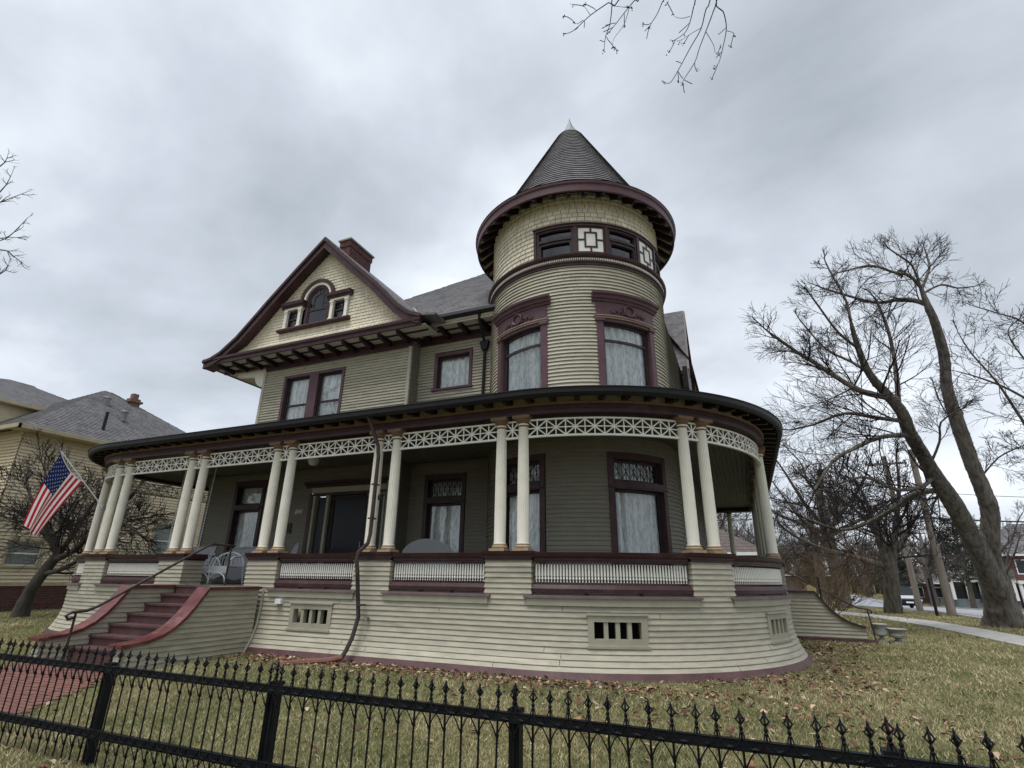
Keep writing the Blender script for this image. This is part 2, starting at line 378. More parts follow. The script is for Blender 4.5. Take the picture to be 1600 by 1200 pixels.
def bar(mb, P, sa, za, sb, zb, wd, o0, o1, mi=0):
    """flat bar in the (s,z) face from a to b"""
    L = math.hypot(sb-sa, zb-za); nx, nz = -(zb-za)/L*wd/2, (sb-sa)/L*wd/2
    vs = []
    for o in (o0, o1):
        for s, z in ((sa+nx, za+nz), (sb+nx, zb+nz), (sb-nx, zb-nz), (sa-nx, za-nz)):
            x, y = P.pt(s, o); vs.append((x, y, z))
    return mb.add(vs, [(0, 1, 2, 3), (7, 6, 5, 4), (0, 4, 5, 1), (1, 5, 6, 2), (2, 6, 7, 3), (3, 7, 4, 0)], mi)
def subtract(iv, cuts):
    out = []
    for a, b in iv:
        seg = [(a, b)]
        for c, d in cuts:
            nx = []
            for p, q in seg:
                if d <= p or c >= q: nx.append((p, q)); continue
                if c > p: nx.append((p, c))
                if d < q: nx.append((d, q))
            seg = nx
        out += seg
    return [x for x in out if x[1]-x[0] > .02]
def wall_panel(name, P, s0, s1, z0, z1, opens, mat, parent, O, off=-.03):
    mb = MB(); ss = sorted({s0, s1, *[x for o in opens for x in o[:2] if s0 < x < s1]}); zs = sorted({z0, z1, *[x for o in opens for x in o[2:4] if z0 < x < z1]})
    for a, b in zip(ss, ss[1:]):
        for c, d in zip(zs, zs[1:]):
            ms, mz = (a+b)/2, (c+d)/2
            if any(o[0] < ms < o[1] and o[2] < mz < o[3] for o in opens): continue
            sweep(mb, P, a, b, [(off, c), (off, d)], closed=False)
    return mb.build(name, mat, parent, O)
def clapboards(P, s0, s1, z0, z1, ex, mat, parent, O, opens=(), off=lambda z: 0, single=True, maxlen=4.2, t=.026, seed=1):
    rg = random.Random(seed); z = z0; joined = MB()
    while z < z1-.01:
        top = min(z+ex, z1); mz = (z+top)/2
        iv = subtract([(s0, s1)], [(o[0], o[1]) for o in opens if o[2] < mz < o[3]])
        for a, b in iv:
            if single:
                ks = [a]; 
                if b-a > maxlen*1.3:
                    k = a+rg.uniform(.4, 1)*maxlen
                    while k < b-.8: ks.append(k); k += rg.uniform(.75, 1.15)*maxlen
                ks.append(b)
            else: ks = [a, b]
            for p, q in zip(ks, ks[1:]):
                j = rg.uniform(-.002, .002); mb = MB() if single else joined
                prof = [(off(z)-.012, z+j), (off(z)+t+j*.7, z+j), (off(top)+.003, top+.006)]
                sweep(mb, P, p+(.004 if single else 0), q-(.004 if single else 0), prof, closed=False)
                if single: mb.build('clapboard', mat, parent, O)
        z = top
    if not single:
        o = joined.build('clapboards', mat, parent, O); o['kind'] = 'stuff'

# ------------------------------------------------------------------ terrain
def smooth(t): t = min(1, max(0, t)); return t*t*(3-2*t)
def G(u, v):
    z = -.03-.15*smooth((8.5-v)/4.7)
    if v > 38: z -= min((v-38)*.026, 1.35)*smooth((u+12)/14)
    return z
def sheet(name, us, vs_, mat, dz=0, **props):
    mb = MB(); n = len(vs_)
    vv = [(a, b, G(a, b)+dz) for a in us for b in vs_]
    ff = [(i*n+j, (i+1)*n+j, (i+1)*n+j+1, i*n+j+1) for i in range(len(us)-1) for j in range(n-1)]
    return mb.add(vv, ff).build(name, mat, smooth=True, kind='structure', **props)
us = [-900, -300, -120, -60]+[x*2.0 for x in range(-22, 21)]+[50, 70, 120, 300, 900]
vs_ = [-300, -60, -20]+[x*1.0 for x in range(-8, 50)]+[54, 58, 62, 66, 70, 80, 90, 100, 115, 130, 160, 165, 200, 300, 600, 1500]
sheet('lawn', us, vs_, 'lawn_soil')
# pavement beside the street, slightly skew to the house as in the photo
def strip(name, left, right, mat, dz, thick=.0, n=24, **props):
    mb = MB(); L = []
    for i in range(n+1):
        t = i/n
        def ip(pl):
            k = t*(len(pl)-1); j = min(int(k), len(pl)-2); f = k-j
            return pl[j][0]+(pl[j+1][0]-pl[j][0])*f, pl[j][1]+(pl[j+1][1]-pl[j][1])*f
        L.append((ip(left), ip(right)))
    for (a, b), (c, d) in zip(L, L[1:]):
        vs4 = [(p[0], p[1], G(*p)+dz) for p in (a, b, d, c)]
        mb.add(vs4, [(0, 1, 2, 3)])
        if thick:
            lo = [(x, y, z-thick) for x, y, z in vs4]
            mb.add([vs4[0], vs4[3], lo[3], lo[0]], [(0, 1, 2, 3)]); mb.add([vs4[1], vs4[2], lo[2], lo[1]], [(0, 1, 2, 3)])
    return mb.build(name, mat, **props)
pave = strip('pavement', [(7.25, 6), (6.35, 19), (5.95, 25.7), (5.3, 29.5), (3.9, 33), (2.2, 37)], [(8.7, 6), (7.75, 19), (7.35, 25.7), (6.95, 29.3), (5.5, 33.3), (3.4, 38.4)], 'concrete', .03, .08, 50, kind='structure')
jm = MB()
def pav_at(t):
    pl, pr = [(7.25, 6), (6.35, 19), (5.95, 25.7), (5.3, 29.5), (3.9, 33), (2.2, 37)], [(8.7, 6), (7.75, 19), (7.35, 25.7), (6.95, 29.3), (5.5, 33.3), (3.4, 38.4)]
    k = t*(len(pl)-1); j = min(int(k), len(pl)-2); f = k-j
    return [tuple(p[j][q]+(p[j+1][q]-p[j][q])*f for q in (0, 1)) for p in (pl, pr)]
for i in range(26):
    a, b = pav_at(.02+i*.036)
    jm.add([(a[0], a[1], G(*a)+.034), (b[0], b[1], G(*b)+.034), (b[0], b[1]+.02, G(*b)+.034), (a[0], a[1]+.02, G(*a)+.034)], [(0, 1, 2, 3)])
jm.build('joint', 'asphalt', pave)
strip('street', [(12.6, -60), (10.2, 20), (9.6, 28), (9.35, 35), (9.2, 44), (9.2, 60), (10, 80), (11.5, 110), (13.5, 160)], [(a+8.6, b) for a, b in [(12.6, -60), (10.2, 20), (9.6, 28), (9.35, 35), (9.2, 44), (9.2, 60), (10, 80), (11.5, 110), (13.5, 160)]], 'asphalt', .012, 0, 84, kind='structure')
for e in ([(12.6, -60), (10.2, 20), (9.6, 28), (9.35, 35), (9.2, 44), (9.2, 60), (10, 80), (11.5, 110), (13.5, 160)], [(a+8.75, b) for a, b in [(12.6, -60), (10.2, 20), (9.6, 28), (9.35, 35), (9.2, 44), (9.2, 60), (10, 80), (11.5, 110), (13.5, 160)]]):
    strip('kerb', [(a-.15, b) for a, b in e], e, 'concrete', .10, .13, 84, kind='structure')
strip('driveway', [(18.6, 52), (24, 53), (30, 54)], [(18.6, 56), (24, 57), (30, 58)], 'concrete', .02, 0, 6, kind='structure')
# brick walk from the steps
walk = MB(); rg = random.Random(3)
def walk_edge(v):  # right and left edges
    t = (6.5-v)/2.24; return -9.9+1.5*t, -12.4+1.3*t
v = 6.52; row = 0
while v > 1.5:
    hi, lo = walk_edge(v); u = lo-(.1 if row % 2 else 0)
    while u < hi:
        z = G(u, v)+.02+rg.uniform(-.004, .004)
        walk.box(u+.004, u+.2, v-.096, v, z-.05, z); u += .204
    v -= .1; row += 1
walk.build('brick_path', 'path_brick', kind='structure')

# ------------------------------------------------------------------ the house
HO = (-9, 14, -.05)
house = thing('victorian_house', 'large sage green Victorian house with round corner turret and wraparound columned porch', 'house', HO)
def part(mb, name, mat, parent=None, smooth=False, **k): return mb.build(name, mat, parent or house, HO, smooth, **k)
TUR = Arc((-3.835, 13.798), 2.5)
def A(deg): return math.radians(deg)*2.5
GW = Line((0, 12.6), (1, 0), (0, -1)); RW = Line((0, 13.1), (1, 0), (0, -1))
LW1 = Line((-16.5, 0), (0, 1), (-1, 0)); LW2 = Line((-14.9, 0), (0, 1), (-1, 0)); SW = Line((-1.335, 0), (0, 1), (1, 0)); STEPW = Line((-8.83, 0), (0, 1), (1, 0))

def curtain(P, s0, s1, z0, z1, o, parent, seed):
    rg = random.Random(seed); n = max(10, int((s1-s0)/.014)); mb = MB(); vs4 = []; ph = rg.uniform(0, 6); f1 = rg.uniform(26, 34); f2 = rg.uniform(50, 63)
    for i in range(n+1):
        s = s0+(s1-s0)*i/n
        for k in range(5):
            z = z0+(z1-z0)*k/4; dd = .05*math.sin(f1*(s-s0)+ph+.3*math.sin(7*(s-s0)))+.022*math.sin(f2*(s-s0)+ph*2+k*.25)
            x, y = P.pt(s, o+dd); vs4.append((x, y, z))
    mb.add(vs4, [(i*5+k, (i+1)*5+k, (i+1)*5+k+1, i*5+k+1) for i in range(n) for k in range(4)])
    return part(mb, 'curtain', 'lace', parent, True)
def window(P, s0, s1, z0, z1, cw=.12, hd=.12, meet=None, transom=None, mull=None, casing='maroon', sill=True, seed=0, lat=False, name='window', curt=True, glass='glass', proud=.05):
    """s0..s1, z0..z1 are the outside of the casing; returns the casing part and the opening"""
    c = MB()
    bx(c, P, s0, s0+cw, -.03, proud, z0, z1); bx(c, P, s1-cw, s1, -.03, proud, z0, z1); bx(c, P, s0+cw, s1-cw, -.03, proud-.003, z1-hd, z1)
    if mull:
        for a, b in mull: bx(c, P, a, b, -.03, proud-.003, z0, z1-hd)
    W = part(c, name, casing, smooth=False)
    if sill:
        sm = MB(); bx(sm, P, s0-.04, s1+.04, -.1, proud+.05, z0-.06, z0); part(sm, 'sill', casing, W)
    gaps = [(s0+cw, s1-cw)] if not mull else []
    if mull:
        e = s0+cw
        for a, b in mull: gaps.append((e, a)); e = b
        gaps.append((e, s1-cw))
    zt = z1-hd
    rv = MB()
    for a, b in gaps:   # reveals and dark room
        for q0, q1 in ((a-.004, a+.012), (b-.012, b+.004)): bx(rv, P, q0, q1, -.2, -.031, z0, zt)
        bx(rv, P, a, b, -.2, -.031, zt-.012, zt+.004)
    part(rv, 'reveal', 'sash', W)
    rm = MB()
    bx(rm, P, s0, s1, -1.1, -1.08, z0-.1, z1); bx(rm, P, s0, s0+.01, -1.08, -.21, z0-.1, z1); bx(rm, P, s1-.01, s1, -1.08, -.21, z0-.1, z1); bx(rm, P, s0, s1, -1.08, -.21, z1, z1+.01)
    part(rm, 'room_behind', 'interior', W)
    for gi, (a, b) in enumerate(gaps):
        lights = []
        if transom: lights = [(z0, transom[0], False), (transom[1], zt, True)]
        else: lights = [(z0, zt, False)]
        if transom:
            tb = MB(); bx(tb, P, a-.002, b+.002, -.15, proud+.02, transom[0], transom[1]); bx(tb, P, a-.1, b+.1, .0, proud+.045, transom[0]+.03, transom[0]+.065); part(tb, 'transom_bar', casing, W)
        for (c0, c1, upper) in lights:
            sm = MB(); st = .05
            bx(sm, P, a+.012, a+.012+st, -.13, -.09, c0, c1-.013); bx(sm, P, b-.012-st, b-.012, -.13, -.09, c0, c1-.013)
            bx(sm, P, a+.012+st, b-.012-st, -.128, -.092, c1-.013-st, c1-.013); bx(sm, P, a+.012+st, b-.012-st, -.128, -.092, c0, c0+st*1.2)
            if meet and not upper and c0 < meet < c1: bx(sm, P, a+.012+st, b-.012-st, -.125, -.075, meet-.03, meet+.03)
            part(sm, 'sash', 'sash', W)
            pn = MB(); sweep(pn, P, a+.05, b-.05, [(-.11, c0+.03), (-.11, c1-.04)], closed=False); part(pn, 'pane', glass, W)
            if upper and lat:
                lm = MB(); k = 6
                for q in range(1, 2*k): 
                    s = a+.06+(b-a-.12)*q/(2*k); h = (c1-c0-.12)
                    bar(lm, P, s, c0+.06+h*.0, s, c1-.06, .008, -.118, -.1)
                for q in range(k):
                    sa = a+.06+(b-a-.12)*q/k; sb = a+.06+(b-a-.12)*(q+1)/k
                    bar(lm, P, sa, c0+.06, sb, c1-.06, .008, -.117, -.101); bar(lm, P, sa, c1-.06, sb, c0+.06, .008, -.119, -.099)
                part(lm, 'leading', 'sash', W)
        if curt: curtain(P, a+.01, b-.01, z0-.02, zt, -.215, W, seed*7+gi)
    return W
OP = []  # openings per wall
# ---------- walls, first floor
dark_op = {'GW1': [], 'RW1': [], 'T1': [], 'GW2': [], 'RW2': [], 'T2': []}
dark_op['GW1'] = [(-15.3, -13.92, 1.75, 4.38), (-12.06, -9.14, 1.2, 4.0)]
dark_op['RW1'] = [(-8.32, -6.95, 1.8, 4.26)]
dark_op['T1'] = [(A(29), A(66), 1.78, 4.21), (A(-38), A(-3), 1.78, 4.21)]
dark_op['GW2'] = [(-13.95, -11.31, 5.9, 7.95)]
dark_op['RW2'] = [(-8.26, -6.9, 6.87, 8.08)]
dark_op['T2'] = [(A(26.8), A(66.6), 5.55, 8.2), (A(-41), A(-1.2), 5.55, 8.2)]
def shrink(ops, d): return [(a+d, b-d, c+d, e-d) for a, b, c, e in ops]
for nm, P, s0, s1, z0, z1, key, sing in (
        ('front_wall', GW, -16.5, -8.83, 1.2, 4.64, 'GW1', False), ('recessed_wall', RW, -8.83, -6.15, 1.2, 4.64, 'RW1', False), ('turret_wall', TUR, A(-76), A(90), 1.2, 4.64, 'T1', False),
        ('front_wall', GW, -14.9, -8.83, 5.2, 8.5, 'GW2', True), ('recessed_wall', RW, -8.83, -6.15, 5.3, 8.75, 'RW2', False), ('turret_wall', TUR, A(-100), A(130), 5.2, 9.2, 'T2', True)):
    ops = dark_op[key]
    W = wall_panel(nm, P, s0, s1, z0, z1, shrink(ops, .02), 'sage_shaded', house, HO)
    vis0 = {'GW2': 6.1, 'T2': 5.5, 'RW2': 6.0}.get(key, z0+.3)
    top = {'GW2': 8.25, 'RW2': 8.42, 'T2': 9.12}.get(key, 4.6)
    clapboards(P, s0, s1, vis0, top, .096, 'sage' if key[-1] == '2' else 'sage_shaded', W, HO, [(a+.01, b-.01, c, d) for a, b, c, d in ops], single=sing, maxlen=5.2 if key == 'T2' else 4.2, seed=len(key)*5+int(z0*3), t=.041 if key[-1] == '2' else .026)
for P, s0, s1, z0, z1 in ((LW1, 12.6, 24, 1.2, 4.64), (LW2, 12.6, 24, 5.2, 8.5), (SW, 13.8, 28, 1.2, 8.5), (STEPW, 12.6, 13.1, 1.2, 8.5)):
    W = wall_panel('side_wall', P, s0, s1, z0, z1, [], 'sage_shaded', house, HO)
    clapboards(P, s0, s1, z0+.2, z1, .096, 'sage' if P in (LW2,) else 'sage_shaded', W, HO, single=False)
bk = MB(); bk.box(-16, -1.335, 27.9, 28, -.2, 8.6); part(bk, 'rear_wall', 'sage_shaded')
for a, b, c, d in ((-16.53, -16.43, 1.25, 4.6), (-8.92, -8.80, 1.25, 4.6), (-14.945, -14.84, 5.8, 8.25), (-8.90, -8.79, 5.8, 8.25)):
    cb = MB(); cb.box(a, b, 12.55, 12.62, c, d); part(cb, 'corner_board', 'sage_shaded' if c < 5 else 'sage')
# ---------- windows
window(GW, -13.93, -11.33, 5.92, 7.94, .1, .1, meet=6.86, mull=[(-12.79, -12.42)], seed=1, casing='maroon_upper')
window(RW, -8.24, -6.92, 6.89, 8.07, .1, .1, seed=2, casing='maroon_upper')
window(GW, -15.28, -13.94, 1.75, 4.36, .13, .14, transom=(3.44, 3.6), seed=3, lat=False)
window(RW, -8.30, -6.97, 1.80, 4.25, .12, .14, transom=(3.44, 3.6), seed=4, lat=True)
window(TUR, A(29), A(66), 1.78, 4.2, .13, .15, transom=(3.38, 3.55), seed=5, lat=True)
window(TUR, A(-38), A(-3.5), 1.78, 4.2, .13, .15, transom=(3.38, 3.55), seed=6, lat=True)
def turret_window(c, seed):
    a, b = A(c)-A(19.9), A(c)+A(19.9)
    W = window(TUR, a, b, 5.58, 7.56, .17, .06, meet=7.03, seed=seed, casing='maroon_upper')
    m = MB()
    bx(m, TUR, a, b, -.03, .062, 7.56, 8.03)                       # frieze board
    part(m, 'head_board', 'maroon_upper', W)
    m = MB(); bx(m, TUR, a-.03, b+.03, .0, .085, 7.575, 7.60); bx(m, TUR, a-.02, b+.02, .0, .09, 7.635, 7.655); part(m, 'bead_moulding', 'tan', W)
    m = MB(); bx(m, TUR, a-.045, b+.045, .0, .098, 7.60, 7.635); bx(m, TUR, a-.03, a+.2, .0, .082, 7.5, 7.572); bx(m, TUR, b-.2, b+.03, .0, .082, 7.5, 7.572); part(m, 'architrave', 'maroon_upper', W)
    m = MB(); sweep(m, TUR, a-.1, b+.1, [(0, 8.03), (.09, 8.03), (.11, 8.08), (.15, 8.10), (.17, 8.16), (.225, 8.19), (.235, 8.25), (0, 8.29)]); part(m, 'hood', 'maroon_upper', W)
    m = MB(); sc = A(c)
    def on(s, z, o=.08): x, y = TUR.pt(s, o); return (x, y, z)
    for k in range(2):
        m.tube([on(sc+(.135+.012*k)*math.sin(2*PI*i/24), 7.84+(.135+.012*k)*math.cos(2*PI*i/24), .078+.012*k) for i in range(25)], .026, 6)
    rg = random.Random(seed)
    for sd in (-1, 1):
        pts = [(.1, 7.74), (.18, 7.72), (.24, 7.80), (.30, 7.74), (.36, 7.82), (.40, 7.74), (.46, 7.73), (.50, 7.77)]
        m.tube([on(sc+sd*p, z) for p, z in pts], [.022, .022, .02, .02, .018, .016, .014, .008], 5)
        for p, z in pts: 
            q = on(sc+sd*p, z+.02, .08); m.add([(q[0]-.022, q[1], q[2]), (q[0], q[1]-.018, q[2]-.028), (q[0]+.022, q[1], q[2]), (q[0], q[1]-.02, q[2]+.03)], [(0, 1, 2, 3)])
    part(m, 'wreath_carving', 'maroon_upper', W, True)
turret_window(46.7, 11); turret_window(-21.1, 12)
# ---------- front door with sidelights
d = MB()
bx(d, GW, -11.93, -9.27, -.16, .03, 3.76, 3.835); D_ = part(d, 'door_surround', 'maroon')
for a in (-12.06, -9.27): d = MB(); bx(d, GW, a, a+.13, -.03, .05, 1.25, 3.82); part(d, 'door_jamb', 'maroon', D_)
d = MB(); bx(d, GW, -12.0, -9.2, -.03, .04, 3.84, 4.0); part(d, 'lintel', 'sage_trim', D_)
d = MB(); sweep(d, GW, -12.2, -9.0, [(0, 4.0), (.07, 4.0), (.12, 4.08), (.2, 4.1), (.2, 4.17), (0, 4.2)]); part(d, 'cornice', 'maroon', D_)
for x in (-11.93, -11.41, -9.87, -9.35):
    d = MB(); bx(d, GW, x, x+.09, -.1, .02, 1.25, 3.70); bx(d, GW, x-.02, x+.11, -.1, .035, 3.70, 3.758); part(d, 'pilaster', 'sage_trim', D_)
for a, b in ((-11.84, -11.41), (-9.78, -9.35)):
    d = MB(); bx(d, GW, a, b, -.1, -.04, 1.25, 1.75); part(d, 'sidelight_panel', 'sage_trim', D_)
    d = MB()
    for q in ((a+.1, 1.62, b-.1, 1.62), (a+.1, 1.35, b-.1, 1.35), (a+.1, 1.35, a+.1, 1.62), (b-.1, 1.35, b-.1, 1.62), (a+.2, 1.62, a+.2, 1.75), (a, 1.5, a+.1, 1.5), (b-.1, 1.5, b, 1.5)): bar(d, GW, q[0], q[1], q[2], q[3], .035, -.05, -.03)
    bx(d, GW, a, b, -.1, -.02, 1.75, 1.92); part(d, 'panel_fret', 'maroon', D_)
    d = MB(); bx(d, GW, a+.05, b-.05, -.09, -.085, 1.92, 3.7); part(d, 'pane', 'screen_dark', D_)
    d = MB(); bx(d, GW, a, b, -.3, -.28, 1.25, 3.76); part(d, 'hall_behind', 'interior', D_)
d = MB(); bx(d, GW, -11.32, -9.87, -.3, -.27, 1.25, 3.76); part(d, 'hall_behind', 'interior', D_)
d = MB()
bx(d, GW, -11.32, -11.17, -.12, -.07, 1.25, 3.76); bx(d, GW, -10.02, -9.87, -.12, -.07, 1.25, 3.76); bx(d, GW, -11.17, -10.02, -.12, -.07, 3.62, 3.76)
bx(d, GW, -11.17, -10.02, -.12, -.07, 2.05, 2.2); bx(d, GW, -11.17, -10.02, -.12, -.08, 1.25, 1.4)
dr = part(d, 'door', 'dark_wood', D_) if False else part(d, 'door', 'dark_wood')
d = MB(); bx(d, GW, -11.17, -10.02, -.1, -.095, 2.2, 3.62); part(d, 'screen', 'screen_dark', dr)
d = MB(); bx(d, GW, -11.17, -10.02, -.115, -.1, 1.4, 2.05); part(d, 'kick_panel', 'dark_wood', dr)
d = MB(); d.tube([(-10.07, 12.72, 2.25), (-10.07, 12.66, 2.25), (-10.07, 12.66, 2.40), (-10.07, 12.72, 2.40)], .012, 6); part(d, 'handle', 'hub', dr)
d = MB(); d.lathe([(0, 3.62), (.02, 3.62), (.16, 3.68), (.2, 3.78), (.12, 3.85), (.0, 3.86)], (-12.0, 10.9), 16)
# plaque, number
d = MB(); bx(d, GW, -12.83, -12.62, .02, .045, 2.68, 2.98); part(d, 'plaque', 'bronze')
cu = bpy.data.curves.new('house_number', 'FONT'); cu.body = '845'; cu.size = .2; cu.extrude = .008; cu.align_x = 'CENTER'; cu.shear = .25
to = bpy.data.objects.new('tmp_text', cu); COL.objects.link(to); bpy.context.view_layer.update()
me = bpy.data.meshes.new_from_object(to.evaluated_get(bpy.context.evaluated_depsgraph_get())); bpy.data.objects.remove(to)
me.materials.clear(); me.materials.append(MATS['white_paint'])
no = bpy.data.objects.new('house_number', me); COL.objects.link(no); no.parent = house; no.location = (-12.42-HO[0], 12.562-HO[1], 3.24-HO[2]); no.rotation_euler = (PI/2, 0, 0)

# ---------- porch: skirt, piers, rails
PC = [-19.6, -14.5, -12.09, -9.108, -6.127, -3.146, -.165, 3.502, 7.23, 10.2, 13.2, 16.2, 19.2]
PW = .43
def skirt_off(z): return .155+(.235*((.72-z)/.72)**2.1 if z < .72 else 0)
vents = [(-5.085, -4.015, .47, .94), (1.223, 2.16, .46, .92), (4.78, 5.72, .46, .92)]
SK = wall_panel('porch_wall', PP, -20.4, -8.2, -.12, 1.2, [], 'sage_trim', house, HO, .08)
wall_panel('porch_wall_backing', PP, -6.2, 19.8, -.12, 1.2, vents, 'sage_trim', SK, HO, .08)
clapboards(PP, -20.4, -8.2, .07, 1.06, .09, 'sage', SK, HO, off=skirt_off, seed=3, maxlen=5)
clapboards(PP, -6.2, 9.2, .07, 1.06, .09, 'sage', SK, HO, [(a, b, c, e) for a, b, c, e in vents], off=skirt_off, seed=4, maxlen=4.4)
clapboards(PP, 9.2, 11.2, .07, 1.06, .09, 'sage', SK, HO, off=skirt_off, single=False)
for a, b in ((-20.4, -8.2), (-6.2, 11.2)):
    m = MB(); sweep(m, PP, a, b, [(.05, .085), (skirt_off(.05)+.03, .085), (skirt_off(0)+.06, -.02), (skirt_off(0)+.07, -.2), (.05, -.2)]); part(m, 'base_board', 'maroon_step')
for i, (a, b, z0, z1) in enumerate(vents):
    o = skirt_off((z0+z1)/2)+.005
    m = MB()
    bx(m, PP, a-.01, a+.09, o-.1, o+.035, z0, z1); bx(m, PP, b-.09, b+.01, o-.1, o+.035, z0, z1); bx(m, PP, a+.09, b-.09, o-.1, o+.033, z1-.1, z1); bx(m, PP, a+.09, b-.09, o-.1, o+.033, z0, z0+.1)
    vt = part(m, 'basement_vent', 'sage_trim')
    m = MB(); bx(m, PP, a-.03, b+.03, o-.02, o+.06, z1, z1+.03); bx(m, PP, a-.03, b+.03, o-.02, o+.07, z0-.04, z0); part(m, 'vent_trim', 'sage_trim', vt)
    for k in range(1, 4):
        s = a+.09+(b-a-.18)*k/4; m = MB(); bx(m, PP, s-.035, s+.035, o-.09, o+.015, z0+.1, z1-.1); part(m, 'vent_bar', 'sage_trim', vt)
    m = MB(); bx(m, PP, a+.05, b-.05, o-.3, o-.28, z0, z1); bx(m, PP, a+.05, b-.05, o-.28, o-.1, z1-.09, z1-.08); part(m, 'crawl_space', 'interior', vt)
PIERS = [p for p in PC]
for i, pc in enumerate(PIERS):
    m = MB(); bx(m, PP, pc-PW+.02, pc+PW-.02, -.36, .13, .9, 1.82); pr = part(m, 'porch_pier', 'sage_trim')
    z = 1.06; jn = MB(); single = 1 <= i <= 8
    while z < 1.8:
        tp = min(z+.09, 1.84); mb = MB() if single else jn
        cs = PP.cuts(pc-PW, pc+PW)
        def ring(t, zz):
            w0 = PW+t; q = [(pc-w0, -.38)]+[(pc+(c-pc)*w0/PW, .155+t) for c in cs]+[(pc+w0, -.38)]
            return [(*PP.pt(s, o), zz) for s, o in q]
        r0_, r1_, r2_ = ring(0, z), ring(.026, z), ring(.003, tp+.004); n = len(r0_)
        mb.add(r0_+r1_+r2_, [(j, j+1, n+j+1, n+j) for j in range(n-1)]+[(n+j, n+j+1, 2*n+j+1, 2*n+j) for j in range(n-1)])
        if single: mb.build('clapboard', 'sage', pr, HO)
        z = tp
    if not single: jn.build('clapboards', 'sage', pr, HO)['kind'] = 'stuff'
    m = MB(); sweep(m, PP, pc-PW-.06, pc+PW+.06, [(-.42, 1.845), (.20, 1.845), (.20, 1.875), (.235, 1.90), (.255, 1.955), (-.42, 1.955)]); bx(m, PP, pc-PW-.02, pc+PW+.02, -.4, .185, 1.79, 1.845); part(m, 'pier_cap', 'maroon', pr)

# baluster prototype: turned white spindle with maroon ends
def spindle():
    m = MB()
    m.lathe([(.011, -.21), (.013, -.155)], n=6, mi=1)
    m.lathe([(.013, -.155), (.008, -.13), (.021, -.10), (.012, -.07), (.0195, -.05), (.0155, .10), (.011, .145)], n=6)
    m.lathe([(.013, .145), (.012, .215)], n=6, mi=1)
    return m
sp0 = None
bays = [(PC[i], PC[i+1]) for i in range(len(PC)-1)]
for bi, (pa, pb) in enumerate(bays):
    if abs(pa+9.108) < .01: continue
    a, b = pa+PW+.06, pb-PW-.06
    m = MB(); sweep(m, PP, a, b, [(-.04, 1.80), (.15, 1.80), (.15, 1.83), (.20, 1.87), (.22, 1.93), (-.04, 1.945)]); bx(m, PP, a, b, .03, .13, 1.765, 1.80)
    rail = part(m, 'railing', 'maroon')
    m = MB(); sweep(m, PP, a-.03, b+.03, [(.0, 1.265), (.16, 1.265), (.165, 1.33), (.13, 1.395), (.03, 1.395)]); part(m, 'bottom_rail', 'maroon', rail)
    m = MB(); bx(m, PP, a, b, .074, .086, 1.452, 1.462); part(m, 'tie_rod', 'maroon', rail)
    m = MB()
    for k in (.33, .67): s = a+(b-a)*k; bx(m, PP, s-.03, s+.03, .03, .13, 1.22, 1.265)
    part(m, 'spacer_block', 'dark_wood', rail)
    m = MB(); sweep(m, PP, a-.17, b+.17, [(-.1, 1.19), (.235, 1.175), (.235, 1.215), (-.1, 1.235)]); part(m, 'porch_sill', 'sill')
    m = MB(); bx(m, PP, a-.12, b+.12, .1, .205, 1.06, 1.182); part(m, 'apron_board', 'sage_trim')
    if 1 <= bi <= 7 and True:
        n = int((b-a)/.0535)
        for k in range(n):
            s = a+(b-a)*(k+.5)/n; x, y = PP.pt(s, .08)
            lc = (x-HO[0], y-HO[1], 1.59-HO[2])
            if sp0 is None:
                sp0 = spindle().build('baluster', ['white_trim', 'maroon'], rail, (0, 0, 0)); sp0.location = lc
            else: inst(sp0, lc, rail)
# columns
def shaft():
    m = MB(); n = 40; prof = []
    zs = [2.09, 2.13, 2.7, 3.3, 3.9, 4.28, 4.31]; rs = [.118, .112, .1115, .109, .103, .098, .100]
    vs4 = []; 
    for r, z in zip(rs, zs):
        for k in range(n):
            rr = r*(.93 if k % 2 else 1) if 2.1 < z < 4.3 else r
            a = 2*PI*k/n; vs4.append((rr*math.sin(a), rr*math.cos(a), z))
    m.add(vs4, [(i*n+k, i*n+(k+1) % n, (i+1)*n+(k+1) % n, (i+1)*n+k) for i in range(len(zs)-1) for k in range(n)])
    m.lathe([(.108, 4.335), (.112, 4.35), (.108, 4.365)], n=20)
    return m
def cbase():
    m = MB(); m.box(-.155, .155, -.155, .155, 1.953, 2.005)
    m.lathe([(.14, 2.005), (.15, 2.02), (.152, 2.04), (.14, 2.055), (.128, 2.06), (.135, 2.075), (.13, 2.09), (.115, 2.093)], n=20); return m
def ccap():
    m = MB(); m.lathe([(.098, 4.30), (.104, 4.31), (.104, 4.335), (.1, 4.365), (.1, 4.385), (.125, 4.41), (.155, 4.44), (.16, 4.455)], n=20); m.box(-.175, .175, -.175, .175, 4.455, 4.522); return m
first = None
def place_col(s):
    global first
    x, y = PP.pt(s, 0); lc = (x-HO[0], y-HO[1], -HO[2]); rz = PP.ang(s)
    if first is None:
        c = shaft().build('porch_column', 'cream', house, (0, 0, 0), True); c.location = lc
        b1 = cbase().build('column_base', 'tan', c, (0, 0, 0), True); c1 = ccap().build('capital', 'brown_trim', c, (0, 0, 0), True); first = (c, b1, c1); return c
    c = inst(first[0], lc, house, rz)
    for k in first[1:]: inst(k, (0, 0, 0), c)
    return c
for pc in PC:
    for d_ in (-.236, .236): place_col(pc+d_)
BKL = Line((-.4, 26.8), (1, 0), (0, -1))
c_ = inst(first[0], (-.5-HO[0], 26.8-HO[1], -HO[2]), house)
for k in first[1:]: inst(k, (0, 0, 0), c_)
